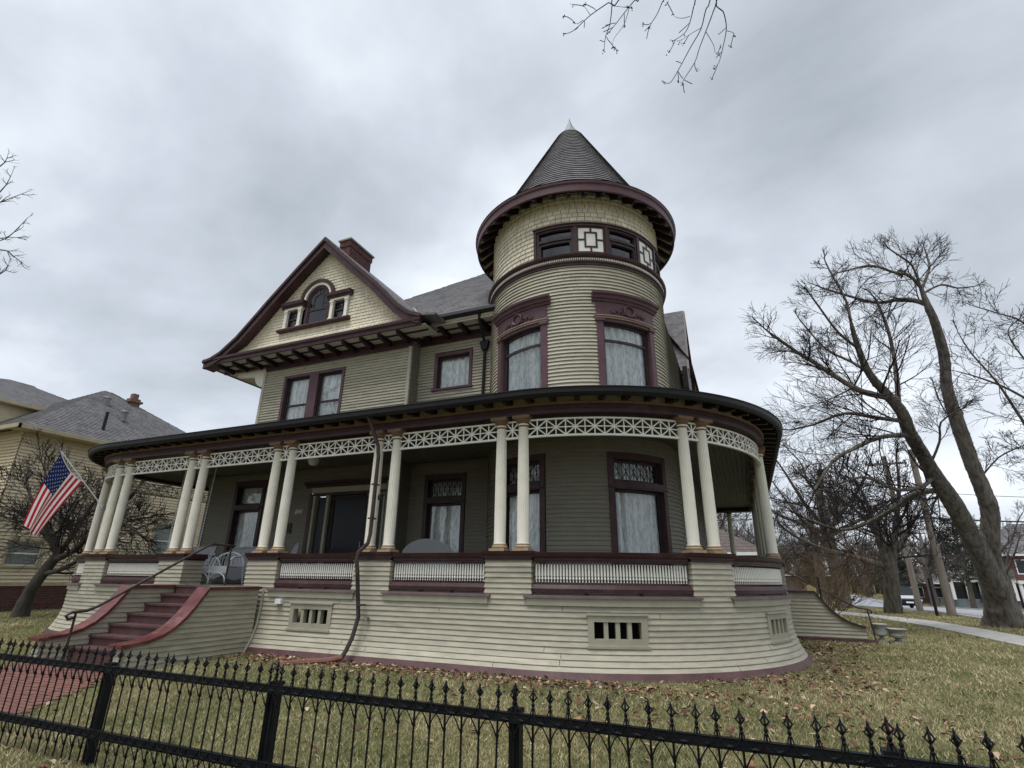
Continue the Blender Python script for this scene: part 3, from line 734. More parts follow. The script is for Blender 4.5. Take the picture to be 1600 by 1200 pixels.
# lattice frieze per bay, and short panels between paired columns
def lattice(a, b, n, PP=PP):
    m = MB(); zb, zt = 4.085, 4.45; zm = (zb+zt)/2
    bx(m, PP, a, b, -.025, .03, zb-.005, zb+.035); bx(m, PP, a, b, -.02, .025, zt-.03, zt)
    for c0, c1 in zip(PP.cuts(a, b), PP.cuts(a, b)[1:]): bar(m, PP, c0, zm, c1, zm, .022, -.010, .012)
    st = (b-a)/n
    for k in range(n):
        s = a+st*k; c = s+st/2
        if k: bar(m, PP, s, zb+.03, s, zt-.03, .022, -.012, .010)
        bar(m, PP, c, zb+.03, c, zt-.03, .022, -.013, .011)
        for sa, za, sb, z2 in ((s, zb+.03, c, zm), (c, zm, s+st, zt-.03), (s, zt-.03, c, zm), (c, zm, s+st, zb+.03)): bar(m, PP, sa, za, sb, z2, .024, -.009, .009)
    part(m, 'lattice_panel', 'white_trim')
allcols = sorted([pc+d_ for pc in PC for d_ in (-.236, .236)])
for a, b in zip(allcols, allcols[1:]):
    L = b-a-.2; n = max(1, round(L/.385)); lattice(a+.1, b-.1, n)
lattice(-.9, .85, 4, BKL)
m = MB(); m.box(-1.3, .7, 26.65, 26.95, 4.46, 4.75); part(m, 'rear_beam', 'maroon')
# entablature, rafters, soffit, gutter, roof of the porch
S_A, S_B = -20.6, 19.9
m = MB(); sweep(m, PP, S_A, S_B, [(-.13, 4.523), (.13, 4.523), (.13, 4.6), (.145, 4.605), (.145, 4.69), (-.13, 4.69)]); part(m, 'porch_beam', 'maroon')
m = MB(); sweep(m, PP, S_A, S_B, [(.1, 4.69), (.17, 4.69), (.185, 4.73), (.1, 4.735)]); part(m, 'beam_moulding', 'brown_trim')
for (o0, o1, z0, z1) in ((.12, .27, 5.0, 4.925), (.30, .5, 4.91, 4.81)):
    m = MB(); sweep(m, PP, S_A, S_B, [(o0, z0), (o1, z1), (o1, z1+.02), (o0, z0+.02)]); part(m, 'soffit_board', 'soffit')
m = MB(); bx(m, PP, S_A, S_B, .262, .308, 4.86, 4.945); part(m, 'soffit_batten', 'dark_wood')
m = MB(); bx(m, PP, S_A, S_B, .05, .12, 4.735, 5.0); part(m, 'frieze_board', 'soffit')
s = S_A+.2; rf0 = None
while s < S_B:
    m = MB(); x, y = PP.pt(s, 0)
    if rf0 is None:
        m.prism([(-.11, 4.738), (-.30, 4.722), (-.43, 4.70), (-.455, 4.72), (-.455, 4.82), (-.11, 5.01)], -.05, .05, 'x'); rf0 = m.build('rafter_tail', 'dark_wood', house, (0, 0, 0)); o = rf0
        o.location = (x-HO[0], y-HO[1], -HO[2]); o.rotation_euler = (0, 0, PP.ang(s))
    else: inst(rf0, (x-HO[0], y-HO[1], -HO[2]), house, PP.ang(s))
    s += .44
m = MB(); g = [(.455, 4.885), (.46, 4.80), (.48, 4.745), (.52, 4.715), (.565, 4.73), (.595, 4.78), (.60, 4.865), (.615, 4.87), (.615, 4.888)]
sweep(m, PP, S_A, S_B, g, closed=True); part(m, 'gutter', 'gutter')
m = MB()
def rz_(o): return 4.90+.36*(.56-o)
for a, b, oi in ((S_A, PP.S0, -3.0), (PP.S0, 0, -3.75), (0, S_B, -1.95)):
    k = 10; prof = [(.58+(oi-.58)*i/k, rz_(.58+(oi-.58)*i/k)+(.012 if i % 2 else 0)) for i in range(k+1)]
    sweep(m, PP, a, b, prof, closed=False)
part(m, 'porch_roof', 'roof')
m = MB()
for a, b, oi in ((S_A, PP.S0, -3.05), (PP.S0, 0, -3.95), (0, S_B, -2.1)):
    sweep(m, PP, a, b, [(.1, 4.64), (oi, 4.64)], closed=False)
ce = part(m, 'porch_ceiling', 'ceiling_paint')
m = MB()
for a, b, oi in ((S_A, PP.S0, -3.05), (PP.S0, 0, -3.7), (0, S_B, -1.9)):
    k = int(abs(oi)/.12)
    for i in range(k): sweep(m, PP, a, b, [(.02-i*.12, 4.638), (.0-i*.12, 4.625), (-.02-i*.12, 4.638)], closed=False)
part(m, 'ceiling_beads', 'ceiling_paint', ce)
m = MB()
for a, b, oi in ((S_A, PP.S0, -3.05), (PP.S0, 0, -3.7), (0, S_B, -1.9)):
    sweep(m, PP, a, b, [(.12, 1.25), (oi, 1.25), (oi, 1.2), (.12, 1.2)])
m.box(-12.12, -10.0, 8.87, 9.3, 1.2, 1.25)
part(m, 'porch_floor', 'floor_paint')
# ---------- front steps with flared side walls
stp = MB()
stp.box(-12.12, -10.0, 8.89, 9.2, -.1, 1.195)
ST = part(stp, 'front_steps', 'maroon_step')
for k in range(1, 7):
    zt = 1.25-.18*k; vf = 8.87-.32*k
    m = MB(); m.box(-12.118, -10.002, vf+.03, vf+.352, -.1, zt-.04); m.box(-12.118, -10.002, vf, vf+.35, zt-.038, zt); part(m, 'step', 'maroon_step', ST)
m = MB(); m.box(-12.118, -10.002, 8.85, 8.89, 1.07, 1.21); m.box(-12.118, -10.002, 8.83, 8.89, 1.212, 1.252); part(m, 'step', 'maroon_step', ST)
CH = [(9.12, 1.235), (7.86, 1.235), (7.74, 1.07), (7.62, .90), (7.47, .72), (7.30, .57), (7.10, .46), (6.85, .385), (6.5, .34)]
def chk_v(z):
    for (a, za), (b, zb) in zip(CH[1:], CH[2:]):
        if zb <= z <= za: return a+(b-a)*(za-z)/(za-zb)
    return 6.5 if z < .34 else 7.86
def cheek(uin, uout, lab):
    m = MB(); m.prism([(p, q-.04) for p, q in CH]+[(6.5, -.15), (9.12, -.15)], uin, uout, 'x'); ck = part(m, lab, 'sage_trim')
    top = CH[::-1]; c = MB(); a0, a1 = min(uin, uout)-.075, max(uin, uout)+.075
    up_ = []; dn = []
    for i, (p, q) in enumerate(top):
        p2 = top[min(i+1, len(top)-1)]; p1 = top[max(i-1, 0)]; t = Vector((p2[0]-p1[0], p2[1]-p1[1])).normalized(); nrm = Vector((-t.y, t.x))
        up_.append((p+nrm.x*.02, q+nrm.y*.02)); dn.append((p-nrm.x*.035, q-nrm.y*.035))
    up_[0] = (6.4, .36); dn[0] = (6.4, .31)
    poly = up_+dn[::-1]; n = len(up_)
    for i in range(n-1):
        c.prism([dn[i], dn[i+1], up_[i+1], up_[i]], a0, a1, 'x')
    part(c, 'cheek_cap', 'maroon_gloss', ck, False)
    for ux, sg in ((max(uin, uout), 1), (min(uin, uout), -1)):
        j = MB(); z = -.08
        while z < 1.19:
            vv = chk_v(z+.045)+.015
            j.add([(ux, vv, z), (ux, 9.1, z), (ux+sg*.03, 9.1, z), (ux+sg*.03, vv, z), (ux+sg*.003, chk_v(z+.09)+.02 if z+.09 < 1.2 else 7.9, z+.094), (ux+sg*.003, 9.1, z+.094)], [(0, 1, 2, 3), (3, 2, 5, 4)]); z += .09
        part(j, 'clapboards', 'sage', ck, kind='stuff')
    j = MB(); z = -.08
    while z < .27:
        j.add([(uin, 6.5, z), (uout, 6.5, z), (uout, 6.47, z), (uin, 6.47, z), (uin, 6.497, z+.094), (uout, 6.497, z+.094)], [(0, 1, 2, 3), (3, 2, 5, 4)]); z += .09
    part(j, 'clapboards', 'sage', ck, kind='stuff')
cheek(-10.0, -9.8, 'step_side_wall'); cheek(-12.32, -12.12, 'step_side_wall')
tr = MB(); tr.tube([(-9.77, 9.215, 1.2), (-9.77, 9.2, .75), (-9.77, 9.18, .5), (-9.77, 9.10, .25), (-9.77, 8.99, .05), (-9.77, 8.93, -.08)], .028, 4); part(tr, 'corner_trim', 'sage_trim')
hr = MB(); u = -10.95
hr.tube([(u, 9.19, 1.25), (u, 9.19, 2.11)], .022, 6); hr.tube([(u, 6.27, -.15), (u, 6.27, .84)], .022, 6)
hr.tube([(u, 9.27, 2.11), (u, 8.70, 2.13), (u, 8.6, 2.09), (u, 6.6, .92), (u, 6.45, .86), (u, 6.2, .84), (u, 6.12, .79), (u, 6.17, .73), (u, 6.24, .75)], .027, 8)
part(hr, 'handrail', 'pipe', None, True)
# ---------- side steps beyond the turret
m = MB(); SC = [(.7, 1.235), (1.66, 1.235), (1.78, 1.07), (1.90, .90), (2.05, .72), (2.22, .57), (2.42, .46), (2.66, .385), (2.75, .36)]
m.prism([(a, b-.04) for a, b in SC]+[(2.75, -.15), (.7, -.15)], 18.2, 18.4, 'y'); sc_ = part(m, 'step_side_wall', 'sage_trim')
c = MB()
for (a, za), (b, zb) in zip(SC, SC[1:]): c.prism([(a, za-.035), (b, zb-.035), (b, zb+.015), (a, za+.015)], 18.1, 18.5, 'y')
part(c, 'cheek_cap', 'maroon', sc_)
j = MB(); z = -.02
while z < 1.19:
    e_ = 2.75 if z < .33 else next((a+(b-a)*(za-z-.04)/(za-zb) for (a, za), (b, zb) in zip(SC[1:], SC[2:]) if zb <= z+.04 <= za), 1.66)
    j.add([(.7, 18.2, z), (e_, 18.2, z), (e_, 18.17, z), (.7, 18.17, z), (.7, 18.197, z+.094), (e_-.02, 18.197, z+.094)], [(0, 1, 2, 3), (3, 2, 5, 4)]); z += .09
part(j, 'clapboards', 'sage', sc_, kind='stuff')
m = MB(); m.box(.9, 2.95, 18.12, 18.2, -.2, .05); part(m, 'base_board', 'maroon_step', sc_)
m = MB()
for k in range(1, 7): m.box(1.2, .95+.3*k, 18.4, 20.2, 1.25-.18*k-.18, 1.25-.18*k)
part(m, 'side_steps', 'maroon_step')
hr = MB(); v_ = 18.15; hr.tube([(.75, v_, 1.9), (2.55, v_, .88), (2.66, v_, .83), (2.86, v_, .81), (2.96, v_, .76), (2.92, v_, .70)], .024, 6); hr.tube([(2.86, v_, .8), (2.93, v_, -.1)], .02, 6); part(hr, 'handrail', 'pipe', None, True)

# ---------- front gable
PK = -12.24
GP = [(-17.17, 8.72), (-16.8, 8.79), (-16.39, 8.95), (-15.72, 9.42), (-15.1, 10.02), (-14.5, 10.62), (-13.38, 11.67), (-12.24, 12.70), (-10.96, 11.47), (-9.79, 10.37), (-9.3, 9.86), (-8.82, 9.34), (-8.4, 9.02), (-8.0, 8.86), (-7.5, 8.78)]
def gz(u):
    for (a, za), (b, zb) in zip(GP, GP[1:]):
        if a <= u <= b: return za+(zb-za)*(u-a)/(b-a)
    return 8.6
m = MB()
def gpt(i, d):
    a, b = GP[max(i-1, 0)], GP[min(i+1, len(GP)-1)]
    if GP[i][0] == PK: return (PK, GP[i][1]-d*1.38)
    t = Vector((b[0]-a[0], b[1]-a[1])).normalized(); n = Vector((t.y, -t.x)); return (GP[i][0]+n.x*d, GP[i][1]+n.y*d)
n = len(GP)
for i in range(n-1):   # roof slab
    m.prism([gpt(i, 0), gpt(i+1, 0), gpt(i+1, .07), gpt(i, .07)], 11.74, 18, 'y')
part(m, 'gable_roof', 'roof')
m = MB()
for i in range(n-2): m.prism([gpt(i, .03), gpt(i+1, .03), gpt(i+1, .13), gpt(i, .13)], 11.70, 11.80, 'y')
brg = part(m, 'bargeboard', 'maroon')
m = MB()
for i in range(n-2): m.prism([gpt(i, .125), gpt(i+1, .125), gpt(i+1, .30), gpt(i, .30)], 11.76, 11.84, 'y')
part(m, 'bargeboard_face', 'maroon', brg)
m = MB()
for i in range(n-2): m.prism([gpt(i, .29), gpt(i+1, .29), gpt(i+1, .335), gpt(i, .335)], 11.74, 11.86, 'y')
for i in range(n-2): m.prism([gpt(i, .3), gpt(i+1, .3), gpt(i+1, .32), gpt(i, .32)], 11.80, 12.2, 'y')
part(m, 'bargeboard_moulding', 'maroon', brg)
# shingled gable face
def gface(z): return 12.12-(.27*((9.25-z)/.55)**2 if z < 9.25 else 0)
AC = -12.5   # arch centre
def in_pallad(u, z):
    if 9.40 < z < 10.47 and -13.98 < u < -11.02: return True
    return (u-AC)**2+(z-10.45)**2 < .70**2 and z > 10.3
m = MB(); pts = [(u, z-.3) for u, z in GP[:-1]]
poly = [(-17.0, 8.66)]+[(u, max(8.66, z)) for u, z in pts if z > 8.7]+[(-8.1, 8.66)]
# backing with hole made of bands
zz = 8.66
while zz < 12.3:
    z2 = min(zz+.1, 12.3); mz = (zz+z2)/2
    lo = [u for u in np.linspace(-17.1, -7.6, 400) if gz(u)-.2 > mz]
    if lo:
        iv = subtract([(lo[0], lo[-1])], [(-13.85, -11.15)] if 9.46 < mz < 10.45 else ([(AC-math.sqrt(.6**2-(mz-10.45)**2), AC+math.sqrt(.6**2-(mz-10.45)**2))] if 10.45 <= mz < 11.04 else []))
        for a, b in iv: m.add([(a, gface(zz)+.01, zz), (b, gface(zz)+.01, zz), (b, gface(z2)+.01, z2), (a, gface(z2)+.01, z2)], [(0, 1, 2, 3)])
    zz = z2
gw = part(m, 'gable_wall', 'gap_shade')
rg = random.Random(5); SH = []
z = 8.72; ex = .118
while z < 12.25:
    u = -17.05+rg.uniform(0, .1)
    while u < -7.7:
        wd = rg.uniform(.10, .19)
        if gz(u+wd/2)-.28 > z+.03:
            zc_ = z+.06; cut = [(-13.9, -11.1)] if 9.40 < zc_ < 10.45 else ([(AC-math.sqrt(.68**2-(zc_-10.45)**2), AC+math.sqrt(.68**2-(zc_-10.45)**2))] if 10.45 <= zc_ < 11.1 else [])
            for p_, q_ in subtract([(u, u+wd)], cut): SH.append((p_, q_, z+rg.uniform(-.005, .005), ex))
        u += wd
    z += ex
def shingle_mesh(a, b, z, ex, fv, mb, t=.026):
    g = .005
    v0, v1 = fv(z), fv(z+ex)
    mb.add([(a+g, v0-.0, z), (b-g, v0-.0, z), (b-g, v0-t, z), (a+g, v0-t, z), (a+g, v1-.003, z+ex+.006), (b-g, v1-.003, z+ex+.006), (a+g, v0+.01, z+ex*.5), (b-g, v0+.01, z+ex*.5)], [(0, 1, 2, 3), (3, 2, 5, 4), (0, 3, 4, 6), (2, 1, 7, 5)])
SH.sort(key=lambda q: abs((q[0]+q[1])/2+11.6)+abs(q[2]-9.9))
jm = MB()
for i, (a, b, z, e_) in enumerate(SH):
    if i < 150: q = MB(); shingle_mesh(a, b, z, e_, gface, q); part(q, 'shingle', 'cream_shingle', gw)
    else: shingle_mesh(a, b, z, e_, gface, jm)
part(jm, 'shingles', 'cream_shingle', gw, kind='stuff')
# three-part arched window in the gable
F = 12.10
m = MB(); m.prism([(F-.12, 9.37), (F-.16, 9.40), (F-.16, 9.44), (F-.12, 9.49), (F+.1, 9.49), (F+.1, 9.37)], -14.05, -10.98, 'x')
pw = part(m, 'gable_window', 'maroon')
def ring(mb, r0, r1, v0, v1, cz=10.45, n=24, mi=0):
    for i in range(n):
        a, b = PI*i/n, PI*(i+1)/n
        mb.prism([(AC-r0*math.cos(a), cz+r0*math.sin(a)), (AC-r1*math.cos(a), cz+r1*math.sin(a)), (AC-r1*math.cos(b), cz+r1*math.sin(b)), (AC-r0*math.cos(b), cz+r0*math.sin(b))], v0, v1, 'y', mi)
m = MB(); ring(m, .62, .745, F-.09, F+.06); part(m, 'arch_moulding', 'maroon', pw)
m = MB(); ring(m, .53, .622, F-.05, F+.06); part(m, 'arch_band', 'cream', pw)
m = MB(); ring(m, .425, .532, F+.02, F+.12); m.box(AC-.53, AC-.425, F+.02, F+.12, 9.49, 10.45); m.box(AC+.425, AC+.53, F+.02, F+.12, 9.49, 10.45); part(m, 'arch_frame', 'maroon', pw)
m = MB(); ring(m, .38, .427, F+.04, F+.08); m.box(AC-.425, AC-.375, F+.04, F+.08, 9.49, 10.45); m.box(AC+.375, AC+.425, F+.04, F+.08, 9.49, 10.45); m.box(AC-.375, AC+.375, F+.035, F+.08, 10.03, 10.09); m.box(AC-.375, AC+.375, F+.04, F+.08, 9.49, 9.55)
LF = Line((AC, F+.05), (1, 0), (0, -1))
ring(m, .185, .205, F+.045, F+.07)
for x in (-.195, .195): m.box(AC+x-.01, AC+x+.01, F+.045, F+.07, 10.09, 10.45)
for g_ in (30, 60, 90, 120, 150): a = math.radians(g_); bar(m, LF, .2*math.cos(a), 10.45+.2*math.sin(a), .39*math.cos(a), 10.45+.39*math.sin(a), .018, -.02, .005)
for x in (-.195, .195): bar(m, LF, x, 10.27, x*1.95, 10.27, .018, -.02, .005)
part(m, 'arch_sash', 'sash', pw)
m = MB(); m.add([(AC-.4, F+.06, 9.5), (AC+.4, F+.06, 9.5)]+[(AC+.4*math.cos(PI*i/12), F+.06, 10.45+.4*math.sin(PI*i/12)) for i in range(13)], [tuple(range(15))]); part(m, 'pane', 'glass_dark', pw)
m = MB(); m.box(-13.9, -11.1, F+.5, F+.52, 9.3, 11.2); m.box(-13.9, -11.1, F+.1, F+.5, 9.3, 9.48); part(m, 'room_behind', 'interior', pw)
for x0, x1 in ((-13.82, -13.2), (-11.8, -11.18)):
    m = MB(); m.box(x0, x0+.08, F+.03, F+.1, 9.49, 10.2); m.box(x1-.08, x1, F+.03, F+.1, 9.49, 10.2); m.box(x0+.08, x1-.08, F+.03, F+.1, 10.12, 10.2); m.box(x0+.08, x1-.08, F+.035, F+.09, 9.83, 9.89)
    for k in (1, 2): q = x0+.08+(x1-x0-.16)*k/3; m.box(q-.008, q+.008, F+.05, F+.07, 9.89, 10.12)
    m.box(x0+.08, x1-.08, F+.052, F+.068, 9.995, 10.01)
    part(m, 'side_sash', 'sash', pw)
    m = MB(); m.box(x0+.06, x1-.06, F+.072, F+.075, 9.5, 10.15); part(m, 'pane', 'glass_dark', pw)
    m = MB(); m.box(x0-.09, x1+.09, F-.07, F+.08, 10.2, 10.27); part(m, 'architrave', 'cream', pw)
    m = MB(); m.prism([(F+.05, 10.27), (F-.08, 10.27), (F-.10, 10.32), (F-.17, 10.36), (F-.19, 10.46), (F+.05, 10.49)], x0-.19, x1+.19, 'x'); part(m, 'hood', 'maroon', pw)
    for x in (x0, x1):
        m = MB(); m.box(x-.06, x+.06, F-.07, F+.03, 9.52, 10.15); m.box(x-.085, x+.085, F-.09, F+.03, 9.49, 9.54); m.box(x-.085, x+.085, F-.09, F+.03, 10.13, 10.2); m.box(x-.07, x+.07, F-.08, F+.03, 10.06, 10.085); part(m, 'pilaster', 'cream', pw)
# gable eave: fascia, soffit, brackets
m = MB(); m.prism([(11.72, 8.74), (11.73, 8.66), (11.79, 8.61), (11.79, 8.51), (11.86, 8.51), (11.86, 8.74)], -17.15, -8.02, 'x'); m.box(-17.16, -17.08, 11.86, 18, 8.51, 8.72); part(m, 'fascia', 'maroon')
m = MB(); m.box(-17.08, -7.9, 11.86, 12.6, 8.53, 8.55); m.box(-17.08, -14.9, 12.6, 18, 8.53, 8.55); part(m, 'soffit', 'soffit')
m = MB(); m.box(-17.05, -8.0, 12.16, 12.21, 8.49, 8.53); part(m, 'soffit_batten', 'dark_wood')
br0 = None
u = -16.5
def brk(L):
    m = MB(); m.prism([(-.0, .0), (-.0, -.17), (-L*.35, -.16), (-L*.75, -.13), (-L, -.09), (-L, 0)], -.055, .055, 'x'); return m
while u < -8.6:
    lc = (u-HO[0], 12.56-HO[1], 8.53-HO[2])
    if br0 is None: br0 = brk(.66).build('eave_bracket', 'dark_wood', house, (0, 0, 0)); br0.location = lc
    else: inst(br0, lc, house)
    u += .69
for k in range(6): inst(br0, (-15.0-HO[0], 13.1+.69*k-HO[1], 8.53-HO[2]), house, -PI/2, (1, 2.4, 1))
m = MB(); m.box(-14.9, -8.8, 12.555, 12.6, 8.25, 8.43); m.box(-17, -8.75, 12.545, 12.62, 8.43, 8.53); part(m, 'frieze_board', 'maroon')
m = MB(); pts = [(-16.4, 8.42), (-14.92, 8.42), (-14.92, 7.72), (-15.05, 7.72)]+[(-15.05-.45*math.sin(t), 7.75+.45*(1-math.cos(t))) for t in (.3, .6, .9, 1.2, 1.5)]+[(-16.4, 8.28)]
m.prism(pts, 12.66, 12.80, 'y'); part(m, 'knee_bracket', 'cream')
# recessed wall eave
m = MB(); m.prism([(12.22, 8.96), (12.20, 8.86), (12.24, 8.80), (12.34, 8.80), (12.36, 8.96)], -8.02, -5.45, 'x'); part(m, 'gutter', 'gutter')
m = MB(); m.box(-8.8, -5.3, 12.34, 13.1, 8.70, 8.72); m.box(-8.0, -5.4, 12.34, 12.38, 8.66, 8.82); part(m, 'soffit', 'soffit')
for u in (-8.45, -7.76, -7.07, -6.38): inst(br0, (u-HO[0], 13.05-HO[1], 8.70-HO[2]), house)
m = MB(); m.box(-8.83, -5.9, 13.05, 13.1, 8.42, 8.70); part(m, 'frieze_board', 'maroon')
m = MB(); m.box(-8.8, -5.6, 12.72, 12.77, 8.66, 8.70); part(m, 'soffit_batten', 'dark_wood')
# upper leader pipe
m = MB(); m.tube([(-6.35, 12.3, 8.82), (-6.37, 12.4, 8.55), (-6.47, 12.9, 8.25), (-6.48, 13.0, 8.15)], .045, 8); m.tube([(-6.48, 13.02, 8.0), (-6.52, 13.02, 5.9)], .045, 8)
m.prism([(-6.56, 7.92), (-6.40, 7.92), (-6.36, 8.08), (-6.33, 8.2), (-6.63, 8.2), (-6.60, 8.08)], 12.93, 13.08, 'y'); part(m, 'leader_pipe', 'gutter', None, True)
# main roof (hipped), with courses
m = MB()
def plane_courses(mb, lowL, lowR, topL, topR, n, t=.028):
    for i in range(n):
        a, b = i/n, (i+1)/n
        def L_(p, q, k): return tuple(p[j]+(q[j]-p[j])*k for j in range(3))
        p0, p1, q1, q0 = L_(lowL, topL, a), L_(lowR, topR, a), L_(lowR, topR, b+.1/n), L_(lowL, topL, b+.1/n)
        up2 = lambda p, h: (p[0], p[1], p[2]+h)
        mb.add([up2(p0, t), up2(p1, t), q1, q0, p0, p1], [(0, 1, 2, 3), (4, 5, 1, 0)])
plane_courses(m, (-17.2, 12.3, 8.9), (-4.0, 12.3, 8.9), (-5.1, 19, 15.27), (-4.5, 19, 15.27), 48)
plane_courses(m, (-17.2, 26, 8.9), (-17.2, 12.3, 8.9), (-5.1, 20, 15.27), (-5.1, 19, 15.27), 10)
plane_courses(m, (-.95, 18.6, 8.9), (-.95, 26, 8.9), (-4.5, 19, 15.27), (-4.5, 20, 15.27), 10)
plane_courses(m, (-.95, 26, 8.9), (-17.2, 26, 8.9), (-4.5, 20, 15.27), (-5.1, 20, 15.27), 10)
part(m, 'main_roof', 'roof')
m = MB(); m.add([(-8.45, 12.43, 9.10), (-8.37, 12.40, 9.07), (-9.72, 13.84, 10.43), (-9.84, 13.88, 10.46)], [(0, 1, 2, 3)]); part(m, 'valley_flashing', 'metal_cap')
# side cross gable behind the turret
SG = [(18.25, 8.42), (18.45, 8.62), (18.68, 9.1), (19.0, 9.95), (19.55, 11.45), (20.3, 10.2), (21.2, 8.9), (21.6, 8.5)]
m = MB()
for (a, za), (b, zb) in zip(SG, SG[1:]): m.prism([(a, za), (b, zb), (b, zb-.09), (a, za-.09)], -4.2, -1.1, 'x')
part(m, 'side_gable_roof', 'roof')
m = MB(); m.prism([(a, z-.09) for a, z in SG], -2.0, -1.4, 'x'); part(m, 'side_gable_wall', 'cream_shingle')
m = MB()
for (a, za), (b, zb) in zip(SG, SG[1:]): m.prism([(a, za-.03), (b, zb-.03), (b, zb-.3), (a, za-.3)], -1.12, -1.04, 'x')
m.box(-1.15, -1.04, 18.2, 18.3, 8.3, 8.45); part(m, 'side_bargeboard', 'maroon')
m = MB(); m.box(-3, -1.1, 18.15, 18.3, 8.28, 8.42); m.box(-1.2, -1.05, 17.4, 18.9, 7.5, 8.28); part(m, 'side_eave', 'dark_wood')
# brick chimney: shaft of bricks with a corbelled top
m = MB(); m.box(-12.13, -11.73, 12.43, 13.62, 11.2, 12.86); chn = part(m, 'chimney', 'mortar')
bc = 0; z = 11.85; row = 0
bm_ = {}
while z < 12.84:
    grow_ = .012+(.03 if z > 12.6 else 0)
    for face in ('f', 's'):
        L0, L1 = ((-12.13-grow_, -11.73+grow_) if face == 'f' else (12.43-grow_, 13.62+grow_)); p = L0-(.1 if row % 2 else 0)
        while p < L1-.01:
            a, b = max(p, L0)+.004, min(p+.2, L1)-.004
            if b-a > .03:
                q = MB()
                if face == 'f': q.box(a, b, 12.43-grow_, 12.5, z+.004, z+.066)
                else: q.box(-11.8, -11.73+grow_, a, b, z+.004, z+.066)
                part(q, 'brick', 'brick', chn)
            p += .206
    z += .07; row += 1
m = MB(); m.box(-12.22, -11.64, 12.34, 13.71, 12.86, 12.92); part(m, 'chimney_cap', 'mortar', chn)
m = MB(); m.box(-12.2, -11.6, 12.36, 13.7, 11.7, 12.02); part(m, 'chimney_flashing', 'gutter', chn)
# ---------- turret above the band
def tring(name, prof, mat, parent=None, n=96, a0=0, a1=2*PI): mb = MB().lathe(prof, TUR.c, n, 0, a0, a1); return part(mb, name, mat, parent, True)
tring('turret_band', [(2.48, 9.10), (2.55, 9.10), (2.56, 9.15), (2.60, 9.17), (2.60, 9.20), (2.56, 9.205), (2.56, 9.29), (2.62, 9.295), (2.66, 9.33), (2.67, 9.38), (2.60, 9.43), (2.5, 9.44)], 'maroon')
m = MB(); k = 0
for i in range(330):
    a = 2*PI*i/330
    c, s_ = math.cos(a), math.sin(a); r0_, r1_ = 2.55, 2.60; w = .012
    q = [(r, t) for r, t in ((r0_, -w), (r1_, -w), (r1_, w), (r0_, w))]
    vs4 = [(TUR.c[0]+r*s_+t*c, TUR.c[1]-r*c+t*s_, z) for z in (9.215, 9.28) for r, t in q]
    m.add(vs4, [(0, 1, 2, 3), (4, 5, 6, 7), (0, 1, 5, 4), (1, 2, 6, 5), (2, 3, 7, 6)])
part(m, 'dentils', 'cream', None, False, kind='stuff')
upo = [(A(-9), A(104), 9.43, 10.40)]
UW = wall_panel('turret_upper_wall', TUR, A(-180), A(180), 9.4, 11.52, [(A(-8.5), A(103.5), 9.44, 10.38)], 'gap_shade', house, HO, -.005)
rg = random.Random(8); SH = []; z = 9.40; ex = .135
while z < 11.4:
    s = A(-125)+rg.uniform(0, .1)
    while s < A(140):
        wd = rg.uniform(.13, .24); c = s+wd/2
        for p_, q_ in subtract([(s, s+wd)], [(A(-9.2), A(104.2))] if 9.3 < z < 10.3 else []): SH.append((p_, q_, z, ex))
        s += wd
    z += ex
jm = MB()
SH.sort(key=lambda q: abs((q[0]+q[1])/2-A(5))+(3 if q[2] > 10.75 else 0))
for i, (a, b, z, e_) in enumerate(SH):
    q = MB() if i < 150 else jm
    sweep(q, TUR, a+.006, b-.006, [(-.004, z), (.03, z), (.004, z+e_+.006)], closed=False)
    if i < 150: part(q, 'shingle', 'cream_shingle', UW)
part(jm, 'shingles', 'cream_shingle', UW, kind='stuff')
